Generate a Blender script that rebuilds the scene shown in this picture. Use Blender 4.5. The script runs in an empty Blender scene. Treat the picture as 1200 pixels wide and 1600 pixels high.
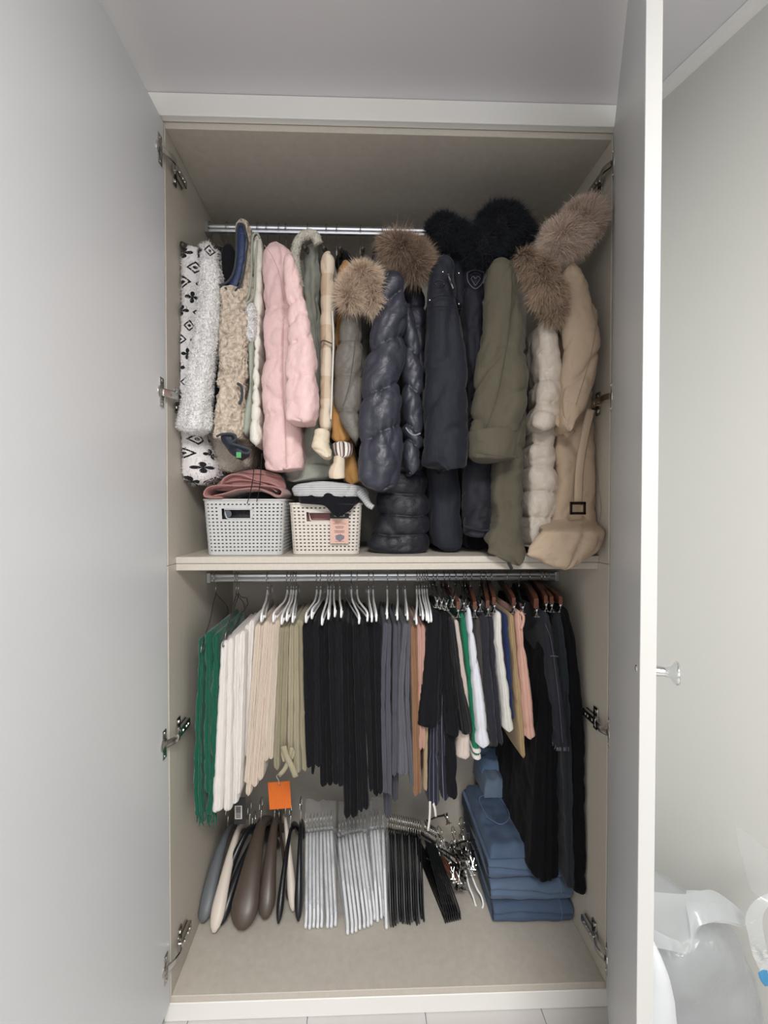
import bpy, math, random
import numpy as np
from mathutils import Vector, Matrix
random.seed(7); RNG = np.random.default_rng(7)
SC = bpy.context.scene; COL = SC.collection
PI = math.pi

# ------------------------------------------------------------------ camera
YAW, PITCH, CX, CY, CZ, FPX, SX, SY = .0306, -.0159, -.0837, -1.1147, 1.2811, 701.18, -19.15, 5.74
cam = bpy.data.cameras.new('camera'); camo = bpy.data.objects.new('camera', cam); COL.objects.link(camo)
cam.sensor_fit = 'AUTO'; cam.sensor_width = 36; cam.lens = FPX * 36 / 1600
cam.shift_x = -SX / 1600; cam.shift_y = SY / 1600; cam.clip_start = .02
camo.location = (CX, CY, CZ); camo.rotation_euler = (PI / 2 + PITCH, 0, -YAW)
SC.camera = camo
# ------------------------------------------------------------------ world, lamps, exposure
SC.view_settings.view_transform = 'Standard'; SC.view_settings.look = 'None'
SC.view_settings.gamma = 1; SC.view_settings.use_curve_mapping = False
SC.view_settings.exposure = 0.12
w = bpy.data.worlds.new('world'); SC.world = w; w.use_nodes = True
w.node_tree.nodes['Background'].inputs[0].default_value = (.80, .86, 1, 1)
w.node_tree.nodes['Background'].inputs[1].default_value = .3
def area(name, loc, rot, sx, sy, power, col):
    l = bpy.data.lights.new(name, 'AREA'); l.shape = 'RECTANGLE'; l.size = sx; l.size_y = sy
    l.energy = power; l.color = col
    o = bpy.data.objects.new(name, l); COL.objects.link(o); o.location = loc; o.rotation_euler = rot
    return o
LAMP = area('ceiling_lamp_light', (.05, -1.8, 2.27), (0, 0, 0), .6, .6, 50, (1, .985, .96))
REAR_FILL = area('added_rear_fill', (-.2, -3.15, 1.45), (PI / 2, 0, 0), 1.9, 1.4, 17, (.93, .96, 1))  # fill light added behind the camera; no window is in view

# ------------------------------------------------------------------ projection helpers (a photo point at a given real depth)
cyw, syw, cp, sp = math.cos(YAW), math.sin(YAW), math.cos(PITCH), math.sin(PITCH)
def ray(px, py):
    a = (px - 600 - SX) / FPX; b = -(py - 800 - SY) / FPX
    d, u = cp - b * sp, b * cp + sp
    return np.array([a * cyw + d * syw, -a * syw + d * cyw, u])
CAMP = np.array([CX, CY, CZ])
def P(px, py, Y):
    r = ray(px, py); return CAMP + r * ((Y - CY) / r[1])
def Pz(px, py, Z):
    r = ray(px, py); return CAMP + r * ((Z - CZ) / r[2])

# ------------------------------------------------------------------ materials
def s2l(c):
    return tuple(((v / 255) / 12.92 if v / 255 <= .04045 else ((v / 255 + .055) / 1.055) ** 2.4) for v in c) + (1,)
MC = {}
def nn(nt, t, **k):
    n = nt.nodes.new(t)
    for a, b in k.items():
        if a.startswith('i_'): n.inputs[a[2:].replace('_', ' ')].default_value = b
        else: setattr(n, a, b)
    return n
def base(name, col, rough=.6, metal=0, spec=.5, sheen=0):
    m = bpy.data.materials.new(name); m.use_nodes = True; nt = m.node_tree
    b = nt.nodes['Principled BSDF']
    b.inputs['Base Color'].default_value = s2l(col); b.inputs['Roughness'].default_value = rough
    b.inputs['Metallic'].default_value = metal; b.inputs['Specular IOR Level'].default_value = spec
    if sheen: b.inputs['Sheen Weight'].default_value = sheen; b.inputs['Sheen Roughness'].default_value = .4
    return m, nt, b
def varcol(nt, b, col, amt, scale, coord='Object', stretch=(1, 1, 1), col2=None):
    tc = nn(nt, 'ShaderNodeTexCoord'); mp = nn(nt, 'ShaderNodeMapping'); mp.inputs['Scale'].default_value = stretch
    nt.links.new(tc.outputs[coord], mp.inputs['Vector'])
    n = nn(nt, 'ShaderNodeTexNoise', i_Scale=scale, i_Detail=4.0); nt.links.new(mp.outputs[0], n.inputs['Vector'])
    mx = nn(nt, 'ShaderNodeMix', data_type='RGBA')
    c = s2l(col); k = 1 - amt
    mx.inputs[6].default_value = s2l(col2) if col2 else (c[0] * k, c[1] * k, c[2] * k, 1); mx.inputs[7].default_value = c
    nt.links.new(n.outputs[0], mx.inputs[0]); nt.links.new(mx.outputs[2], b.inputs['Base Color'])
    return mp, n, mx
def bump(nt, b, src, strength, dist=.002):
    bp = nn(nt, 'ShaderNodeBump'); bp.inputs['Strength'].default_value = strength; bp.inputs['Distance'].default_value = dist
    nt.links.new(src, bp.inputs['Height']); nt.links.new(bp.outputs[0], b.inputs['Normal'])
def cloth(col, rough=.85, grain=900, sheen=.15, amt=.18, stretch=(1, 1, .25), spec=.25, key=None):
    k = ('cloth', tuple(col), rough, grain)
    if k in MC: return MC[k]
    m, nt, b = base('cloth', col, rough, 0, spec, sheen)
    mp, n, mx = varcol(nt, b, col, amt, 40, stretch=stretch)
    g = nn(nt, 'ShaderNodeTexNoise', i_Scale=float(grain), i_Detail=2.0)
    nt.links.new(mp.outputs[0], g.inputs['Vector'])
    g2 = nn(nt, 'ShaderNodeTexNoise', i_Scale=26.0, i_Detail=3.0, i_Distortion=1.0); nt.links.new(mp.outputs[0], g2.inputs['Vector'])
    h = mnode(nt, 'POWER', mnode(nt, 'ABSOLUTE', mnode(nt, 'SUBTRACT', g2.outputs[0], .5)), .5)
    h = mnode(nt, 'ADD', mnode(nt, 'MULTIPLY', h, 5.0), g.outputs[0]); bump(nt, b, h, .3, .0012)
    MC[k] = m; return m
def nylon(col, rough=.42, amt=.1, wr=60, spec=.5, strength=.35):
    k = ('nylon', tuple(col), rough, wr)
    if k in MC: return MC[k]
    m, nt, b = base('nylon', col, rough, 0, spec, .05)
    mp, n, mx = varcol(nt, b, col, amt, wr)
    g = nn(nt, 'ShaderNodeTexNoise', i_Scale=float(wr) * .6, i_Detail=4.0, i_Distortion=1.0)
    nt.links.new(mp.outputs[0], g.inputs['Vector']); h = mnode(nt, 'POWER', mnode(nt, 'ABSOLUTE', mnode(nt, 'SUBTRACT', g.outputs[0], .5)), .5)
    bump(nt, b, h, strength, .006)
    MC[k] = m; return m
def plastic(col, rough=.35, spec=.5, amt=.05):
    k = ('pl', tuple(col), rough)
    if k in MC: return MC[k]
    m, nt, b = base('plastic', col, rough, 0, spec); varcol(nt, b, col, amt, 30); MC[k] = m; return m
def metal(col=(200, 198, 195), rough=.22):
    k = ('me', tuple(col), rough)
    if k in MC: return MC[k]
    m, nt, b = base('metal', col, rough, 1)
    n = nn(nt, 'ShaderNodeTexNoise', i_Scale=300.0); bump(nt, b, n.outputs[0], .05, .0005); MC[k] = m; return m
def furmat(c1, c2, c3=None, rough=.7):
    """UV = (random per strand, root to tip)"""
    m, nt, b = base('fur', c1, rough, 0, .3, .1)
    uv = nn(nt, 'ShaderNodeUVMap'); se = nn(nt, 'ShaderNodeSeparateXYZ'); nt.links.new(uv.outputs[0], se.inputs[0])
    ma = nn(nt, 'ShaderNodeMath', operation='MULTIPLY_ADD'); nt.links.new(se.outputs[0], ma.inputs[0]); ma.inputs[1].default_value = .45
    m2 = nn(nt, 'ShaderNodeMath', operation='MULTIPLY'); nt.links.new(se.outputs[1], m2.inputs[0]); m2.inputs[1].default_value = .6
    nt.links.new(m2.outputs[0], ma.inputs[2])
    r = nn(nt, 'ShaderNodeValToRGB'); nt.links.new(ma.outputs[0], r.inputs[0])
    r.color_ramp.elements[0].color = s2l(c1); r.color_ramp.elements[1].color = s2l(c3 or c2)
    e = r.color_ramp.elements.new(.5); e.color = s2l(c2)
    nt.links.new(r.outputs[0], b.inputs['Base Color']); return m
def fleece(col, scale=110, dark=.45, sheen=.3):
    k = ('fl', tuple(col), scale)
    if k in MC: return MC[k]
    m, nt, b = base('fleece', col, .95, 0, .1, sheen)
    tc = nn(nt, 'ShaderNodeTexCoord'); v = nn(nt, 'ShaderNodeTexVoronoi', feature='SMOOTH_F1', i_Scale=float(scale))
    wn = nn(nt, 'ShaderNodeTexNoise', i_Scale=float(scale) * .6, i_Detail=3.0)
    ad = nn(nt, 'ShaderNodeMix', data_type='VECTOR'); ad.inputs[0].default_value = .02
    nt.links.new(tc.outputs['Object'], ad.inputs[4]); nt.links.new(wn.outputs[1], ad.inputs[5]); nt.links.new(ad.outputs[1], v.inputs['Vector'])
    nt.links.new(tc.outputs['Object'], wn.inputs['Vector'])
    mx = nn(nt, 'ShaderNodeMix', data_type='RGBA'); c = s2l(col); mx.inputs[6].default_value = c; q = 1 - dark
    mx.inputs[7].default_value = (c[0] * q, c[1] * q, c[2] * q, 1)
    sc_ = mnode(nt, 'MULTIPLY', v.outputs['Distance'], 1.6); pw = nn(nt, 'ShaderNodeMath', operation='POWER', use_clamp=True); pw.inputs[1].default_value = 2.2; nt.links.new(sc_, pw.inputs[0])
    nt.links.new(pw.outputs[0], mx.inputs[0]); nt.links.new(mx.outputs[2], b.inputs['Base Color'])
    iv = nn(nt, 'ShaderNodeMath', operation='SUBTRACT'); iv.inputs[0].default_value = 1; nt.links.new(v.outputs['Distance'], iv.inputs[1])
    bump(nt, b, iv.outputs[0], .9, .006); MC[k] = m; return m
def mnode(nt, op, a, bb=None):
    n = nn(nt, 'ShaderNodeMath', operation=op)
    for i, v in enumerate((a, bb)):
        if v is None: continue
        if isinstance(v, (int, float)): n.inputs[i].default_value = v
        else: nt.links.new(v, n.inputs[i])
    return n.outputs[0]
def motif_mat():
    """white plush printed with black four-petalled flowers (UV in metres)"""
    m, nt, b = base('motif_plush', (226, 222, 222), .95, 0, .1, .3)
    uv = nn(nt, 'ShaderNodeUVMap'); se = nn(nt, 'ShaderNodeSeparateXYZ'); nt.links.new(uv.outputs[0], se.inputs[0])
    U = mnode(nt, 'MULTIPLY', se.outputs[0], 27.0); Vv = mnode(nt, 'MULTIPLY', se.outputs[1], 27.0)
    row = mnode(nt, 'FLOOR', Vv); off = mnode(nt, 'MULTIPLY', row, .5); U = mnode(nt, 'ADD', U, off)
    ch = mnode(nt, 'MODULO', mnode(nt, 'ADD', mnode(nt, 'FLOOR', U), row), 2.0)
    x = mnode(nt, 'SUBTRACT', mnode(nt, 'FRACT', U), .5); y = mnode(nt, 'SUBTRACT', mnode(nt, 'FRACT', Vv), .5)
    r = mnode(nt, 'SQRT', mnode(nt, 'ADD', mnode(nt, 'MULTIPLY', x, x), mnode(nt, 'MULTIPLY', y, y)))
    th = mnode(nt, 'ARCTAN2', y, x)
    pet = mnode(nt, 'POWER', mnode(nt, 'ABSOLUTE', mnode(nt, 'COSINE', mnode(nt, 'MULTIPLY', th, 2.0))), .7)
    fl = mnode(nt, 'LESS_THAN', r, mnode(nt, 'MULTIPLY', pet, .40))
    # diamond outline with a dot
    dm = mnode(nt, 'ADD', mnode(nt, 'ABSOLUTE', x), mnode(nt, 'ABSOLUTE', y))
    dia = mnode(nt, 'MULTIPLY', mnode(nt, 'GREATER_THAN', dm, .27), mnode(nt, 'LESS_THAN', dm, .40))
    dia = mnode(nt, 'MAXIMUM', dia, mnode(nt, 'LESS_THAN', r, .10))
    mxm = nn(nt, 'ShaderNodeMix', data_type='FLOAT'); nt.links.new(mnode(nt, 'ABSOLUTE', ch), mxm.inputs[0])
    nt.links.new(fl, mxm.inputs[2]); nt.links.new(dia, mxm.inputs[3])
    mx = nn(nt, 'ShaderNodeMix', data_type='RGBA'); nt.links.new(mxm.outputs[0], mx.inputs[0])
    mx.inputs[6].default_value = s2l((226, 222, 222)); mx.inputs[7].default_value = s2l((38, 37, 40))
    nt.links.new(mx.outputs[2], b.inputs['Base Color']); return m
def stripes_mat(name, cols, period, axis=0, rough=.85, vals=None):
    """repeating bands along one UV axis; cols = [(pos, rgb)...] within one period"""
    m, nt, b = base(name, cols[0][1], rough, 0, .25, .1)
    uv = nn(nt, 'ShaderNodeUVMap'); se = nn(nt, 'ShaderNodeSeparateXYZ'); nt.links.new(uv.outputs[0], se.inputs[0])
    f = mnode(nt, 'FRACT', mnode(nt, 'DIVIDE', se.outputs[axis], period))
    r = nn(nt, 'ShaderNodeValToRGB'); r.color_ramp.interpolation = 'CONSTANT'; nt.links.new(f, r.inputs[0])
    r.color_ramp.elements[0].position = cols[0][0]; r.color_ramp.elements[0].color = s2l(cols[0][1])
    r.color_ramp.elements[1].position = cols[1][0]; r.color_ramp.elements[1].color = s2l(cols[1][1])
    for p_, c in cols[2:]:
        e = r.color_ramp.elements.new(p_); e.color = s2l(c)
    nt.links.new(r.outputs[0], b.inputs['Base Color']); return m
def plaid_mat():
    m, nt, b = base('plaid', (214, 192, 165), .85, 0, .25, .15)
    uv = nn(nt, 'ShaderNodeUVMap'); se = nn(nt, 'ShaderNodeSeparateXYZ'); nt.links.new(uv.outputs[0], se.inputs[0])
    a = mnode(nt, 'LESS_THAN', mnode(nt, 'FRACT', mnode(nt, 'DIVIDE', se.outputs[0], .045)), .45)
    c = mnode(nt, 'LESS_THAN', mnode(nt, 'FRACT', mnode(nt, 'DIVIDE', se.outputs[1], .13)), .45)
    s = mnode(nt, 'MULTIPLY', mnode(nt, 'ADD', a, c), .5)
    mx = nn(nt, 'ShaderNodeMix', data_type='RGBA'); nt.links.new(s, mx.inputs[0])
    mx.inputs[6].default_value = s2l((222, 207, 186)); mx.inputs[7].default_value = s2l((194, 168, 142))
    nt.links.new(mx.outputs[2], b.inputs['Base Color']); return m
def denim(col, amt=.35):
    k = ('den', tuple(col))
    if k in MC: return MC[k]
    m, nt, b = base('denim', col, .9, 0, .2, .1)
    c2 = tuple(min(255, int(v * 1.22 + 12)) for v in col)
    mp, n, mx = varcol(nt, b, col, 0, 14, col2=c2)
    g = nn(nt, 'ShaderNodeTexNoise', i_Scale=700.0, i_Detail=2.0); nt.links.new(mp.outputs[0], g.inputs['Vector'])
    bump(nt, b, g.outputs[0], .35, .0012); MC[k] = m; return m
def clear_film(name, body=.16, gloss=.3, tint=(235, 238, 242), rough=.12, scale=45):
    m = bpy.data.materials.new(name); m.use_nodes = True; nt = m.node_tree; nt.nodes.clear()
    out = nn(nt, 'ShaderNodeOutputMaterial'); tr = nn(nt, 'ShaderNodeBsdfTransparent'); di = nn(nt, 'ShaderNodeBsdfDiffuse')
    tl = nn(nt, 'ShaderNodeBsdfTranslucent'); gl = nn(nt, 'ShaderNodeBsdfGlossy'); gl.inputs['Roughness'].default_value = rough
    di.inputs[0].default_value = s2l(tint); tl.inputs[0].default_value = s2l(tint); gl.inputs[0].default_value = (1, 1, 1, 1)
    a = nn(nt, 'ShaderNodeMixShader'); a.inputs[0].default_value = .5; nt.links.new(di.outputs[0], a.inputs[1]); nt.links.new(tl.outputs[0], a.inputs[2])
    b = nn(nt, 'ShaderNodeMixShader'); b.inputs[0].default_value = body; nt.links.new(tr.outputs[0], b.inputs[1]); nt.links.new(a.outputs[0], b.inputs[2])
    fr = nn(nt, 'ShaderNodeLayerWeight'); fr.inputs[0].default_value = .25
    g = mnode(nt, 'MULTIPLY', fr.outputs[0], gloss); g = mnode(nt, 'ADD', g, .03)
    c = nn(nt, 'ShaderNodeMixShader'); nt.links.new(g, c.inputs[0]); nt.links.new(b.outputs[0], c.inputs[1]); nt.links.new(gl.outputs[0], c.inputs[2])
    n = nn(nt, 'ShaderNodeTexNoise', i_Scale=float(scale), i_Detail=4.0, i_Distortion=1.2)
    tc = nn(nt, 'ShaderNodeTexCoord'); nt.links.new(tc.outputs['Object'], n.inputs['Vector'])
    bp = nn(nt, 'ShaderNodeBump'); bp.inputs['Strength'].default_value = .8; bp.inputs['Distance'].default_value = .01
    nt.links.new(n.outputs[0], bp.inputs['Height'])
    nt.links.new(bp.outputs[0], gl.inputs['Normal']); nt.links.new(bp.outputs[0], fr.inputs['Normal'])
    nt.links.new(c.outputs[0], out.inputs[0]); return m

# laminate with a fine linen weave (wardrobe interior)
def linen():
    m, nt, b = base('linen_laminate', (203, 195, 183), .5, 0, .4)
    tc = nn(nt, 'ShaderNodeTexCoord'); src = []
    for st in ((60, 60, 900), (900, 900, 60)):
        mp = nn(nt, 'ShaderNodeMapping'); mp.inputs['Scale'].default_value = st; nt.links.new(tc.outputs['Object'], mp.inputs[0])
        n = nn(nt, 'ShaderNodeTexNoise', i_Scale=1.0, i_Detail=2.0); nt.links.new(mp.outputs[0], n.inputs['Vector']); src.append(n.outputs[0])
    s = mnode(nt, 'MULTIPLY', mnode(nt, 'ADD', src[0], src[1]), .5)
    mx = nn(nt, 'ShaderNodeMix', data_type='RGBA'); nt.links.new(s, mx.inputs[0])
    mx.inputs[6].default_value = s2l((176, 168, 156)); mx.inputs[7].default_value = s2l((216, 209, 198))
    nt.links.new(mx.outputs[2], b.inputs['Base Color']); bump(nt, b, s, .12, .0005); return m
LINEN = linen()
def paint(name, col, rough=.5, spec=.3):
    m, nt, b = base(name, col, rough, 0, spec); mp, n, mx = varcol(nt, b, col, .03, 3)
    g = nn(nt, 'ShaderNodeTexNoise', i_Scale=250.0); bump(nt, b, g.outputs[0], .04, .0005); return m
DOORM = paint('door_laminate', (222, 224, 227), .36, .5)
WHITEM = paint('white_trim', (238, 236, 232), .42, .4)
WALLM = paint('wall_paper', (203, 202, 196), .8, .2)
CEILM = paint('ceiling_paint', (216, 214, 217), .5, .4)
STEEL = metal((196, 194, 190), .2); CHROME = metal((215, 215, 215), .12); DARKST = metal((70, 68, 66), .25)
ALU = metal((205, 206, 210), .38)

# ------------------------------------------------------------------ mesh / object helpers
def put(name, V, F, mat, parent=None, uv=None, smooth=True, label=None, cat=None, group=None, kind=None):
    V = np.asarray(V, float)
    if parent is not None:
        org = np.array(parent.get('_o', (0, 0, 0)))
    else:
        lo, hi = V.min(0), V.max(0); org = np.array([(lo[0] + hi[0]) / 2, (lo[1] + hi[1]) / 2, lo[2]])
        if kind == 'structure': org = np.zeros(3)
    me = bpy.data.meshes.new(name); me.from_pydata((V - org).tolist(), [], F if isinstance(F, list) else F.tolist())
    if smooth: me.polygons.foreach_set('use_smooth', np.ones(len(me.polygons), bool))
    if uv is not None:
        ul = me.uv_layers.new(name='UVMap'); idx = np.empty(len(me.loops), int); me.loops.foreach_get('vertex_index', idx)
        ul.data.foreach_set('uv', np.asarray(uv, float)[idx].ravel())
    me.materials.append(mat); me.update()
    o = bpy.data.objects.new(name, me); COL.objects.link(o)
    if parent is not None: o.parent = parent
    else: o.location = org
    o['_o'] = tuple(float(v) for v in org)
    for k, v in (('label', label), ('category', cat), ('group', group), ('kind', kind)):
        if v: o[k] = v
    return o
def thing(name, label, cat, loc, group=None):
    o = bpy.data.objects.new(name, None); COL.objects.link(o); o.empty_display_size = .02
    o.location = tuple(float(v) for v in loc); o['_o'] = tuple(float(v) for v in loc); o['label'] = label; o['category'] = cat
    if group: o['group'] = group
    return o
class MB:
    def __init__(s): s.V = []; s.F = []; s.U = []; s.n = 0
    def add(s, V, F, uv=None):
        V = np.asarray(V, float); s.V.append(V); n = s.n
        s.F += [[i + n for i in f] for f in (F.tolist() if isinstance(F, np.ndarray) else F)]
        s.U.append(np.zeros((len(V), 2)) if uv is None else np.asarray(uv)); s.n += len(V); return s
    def put(s, name, mat, parent=None, **k):
        return put(name, np.vstack(s.V), s.F, mat, parent, uv=np.vstack(s.U), **k)
BOXF = [[0, 1, 3, 2], [4, 6, 7, 5], [0, 4, 5, 1], [2, 3, 7, 6], [0, 2, 6, 4], [1, 5, 7, 3]]
def box(lo, hi, b=.0):
    """box; with b > 0 the edges are chamfered"""
    lo = np.array(lo, float); hi = np.array(hi, float)
    if b <= 0:
        V = [[(lo, hi)[i][0], (lo, hi)[j][1], (lo, hi)[k][2]] for i in (0, 1) for j in (0, 1) for k in (0, 1)]
        return np.array(V), BOXF
    b = min(b, .45 * float((hi - lo).min())); V = []; idx = {}
    for i in (0, 1):
        for j in (0, 1):
            for k in (0, 1):
                c = np.array([(lo, hi)[i][0], (lo, hi)[j][1], (lo, hi)[k][2]]); d = np.array([1 - 2 * i, 1 - 2 * j, 1 - 2 * k]) * b
                for a in range(3):
                    v = c + d; v[a] = c[a]; idx[(i, j, k, a)] = len(V); V.append(v)
    F = []
    for a in range(3):
        o1, o2 = [x for x in range(3) if x != a]
        for s in (0, 1):
            q = []
            for u, v in ((0, 0), (1, 0), (1, 1), (0, 1)):
                t = [0, 0, 0]; t[a] = s; t[o1] = u; t[o2] = v; q.append(idx[(*t, a)])
            F.append(q if (s == 1) == (a != 1) else q[::-1])
        for u in (0, 1):
            for v in (0, 1):
                t0 = [0, 0, 0]; t0[o1] = u; t0[o2] = v; t1 = list(t0); t1[a] = 1
                F.append([idx[(*t0, o1)], idx[(*t1, o1)], idx[(*t1, o2)], idx[(*t0, o2)]])
    for i in (0, 1):
        for j in (0, 1):
            for k in (0, 1): F.append([idx[(i, j, k, a)] for a in range(3)])
    return np.array(V), F
def fixn(o):
    import bmesh
    bm = bmesh.new(); bm.from_mesh(o.data); bmesh.ops.recalc_face_normals(bm, faces=bm.faces); bm.to_mesh(o.data); bm.free(); return o
def bx(name, lo, hi, mat, parent=None, b=.0, **k):
    V, F = box(lo, hi, b); return fixn(put(name, V, F, mat, parent, smooth=False, **k))
def frames(pts, ref):
    T = np.gradient(pts, axis=0); T /= np.linalg.norm(T, axis=1)[:, None] + 1e-9
    r = np.array(ref, float); B = np.cross(T, r)
    bad = np.linalg.norm(B, axis=1) < .15
    B[bad] = np.cross(T[bad], np.array([.31, .77, .55]))
    B /= np.linalg.norm(B, axis=1)[:, None]; N = np.cross(B, T); return T, N, B
def smoothpath(pts, n):
    pts = np.asarray(pts, float); k = len(pts)
    if k < 3: t = np.linspace(0, 1, n)[:, None]; return pts[0] * (1 - t) + pts[-1] * t
    d = np.r_[0, np.cumsum(np.linalg.norm(np.diff(pts, axis=0), axis=1) ** .5 + 1e-6)]; t = np.linspace(0, d[-1], n)
    m = np.zeros_like(pts); m[1:-1] = (pts[2:] - pts[:-2]) / (d[2:] - d[:-2])[:, None]; m[0] = (pts[1] - pts[0]) / (d[1] - d[0]); m[-1] = (pts[-1] - pts[-2]) / (d[-1] - d[-2])
    i = np.clip(np.searchsorted(d, t, 'right') - 1, 0, k - 2); h = (d[i + 1] - d[i]); u = ((t - d[i]) / h)[:, None]; h = h[:, None]
    return (2 * u**3 - 3 * u**2 + 1) * pts[i] + (u**3 - 2 * u**2 + u) * h * m[i] + (-2 * u**3 + 3 * u**2) * pts[i + 1] + (u**3 - u**2) * h * m[i + 1]
def tube(pts, r, n=8, ref=(1, 0, 0), r2=None, cap=True):
    """sweep; r along the ref side, r2 across it (both may vary)"""
    pts = np.asarray(pts, float); k = len(pts); r = np.broadcast_to(np.asarray(r, float), (k,)); r2 = r if r2 is None else np.broadcast_to(np.asarray(r2, float), (k,))
    T, N, B = frames(pts, ref); a = np.linspace(0, 2 * PI, n, endpoint=False)
    V = pts[:, None] + N[:, None] * (r[:, None] * np.cos(a))[..., None] + B[:, None] * (r2[:, None] * np.sin(a))[..., None]
    L = np.r_[0, np.cumsum(np.linalg.norm(np.diff(pts, axis=0), axis=1))]
    uv = np.stack(np.broadcast_arrays(a[None] * float(r.mean()), L[:, None]), -1).reshape(-1, 2)
    F = []
    for i in range(k - 1):
        for j in range(n):
            F.append([i * n + j, i * n + (j + 1) % n, (i + 1) * n + (j + 1) % n, (i + 1) * n + j])
    if cap: F.append(list(range(n))[::-1]); F.append([(k - 1) * n + j for j in range(n)])
    return V.reshape(-1, 3), F, uv
def lathe(c, axis, prof, n=20):
    """prof = [(distance along axis, radius)]"""
    ax = np.array(axis, float); ax /= np.linalg.norm(ax); c = np.array(c, float)
    pts = np.array([c + ax * d for d, r in prof]); r = np.array([q for d, q in prof])
    u = np.cross(ax, [0.3, .2, .93]); u /= np.linalg.norm(u); v = np.cross(ax, u); a = np.linspace(0, 2 * PI, n, endpoint=False)
    V = pts[:, None] + (u * np.cos(a)[:, None] + v * np.sin(a)[:, None])[None] * r[:, None, None]
    F = [[i * n + j, i * n + (j + 1) % n, (i + 1) * n + (j + 1) % n, (i + 1) * n + j] for i in range(len(prof) - 1) for j in range(n)]
    F.append(list(range(n))[::-1]); F.append([(len(prof) - 1) * n + j for j in range(n)])
    return V.reshape(-1, 3), F
def vn(p, f, seed=0):
    """vectorised value noise in -1..1"""
    p = np.asarray(p) * f + 31.7 + seed * 7.13; i = np.floor(p).astype(np.int64); t = p - i; t = t * t * (3 - 2 * t); out = 0
    for dx in (0, 1):
        for dy in (0, 1):
            for dz in (0, 1):
                h = (i[..., 0] + dx) * 374761393 + (i[..., 1] + dy) * 668265263 + (i[..., 2] + dz) * 2147483647 + seed * 974711
                h = (h ^ (h >> 13)) * 1274126177; h = (h ^ (h >> 16)) & 0xffff
                out = out + (h / 32767.5 - 1) * (t[..., 0] if dx else 1 - t[..., 0]) * (t[..., 1] if dy else 1 - t[..., 1]) * (t[..., 2] if dz else 1 - t[..., 2])
    return out
def fbm(p, f, seed=0, o=3):
    return sum(vn(p, f * 2**k, seed + k) / 2**k for k in range(o)) / 1.6

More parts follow.
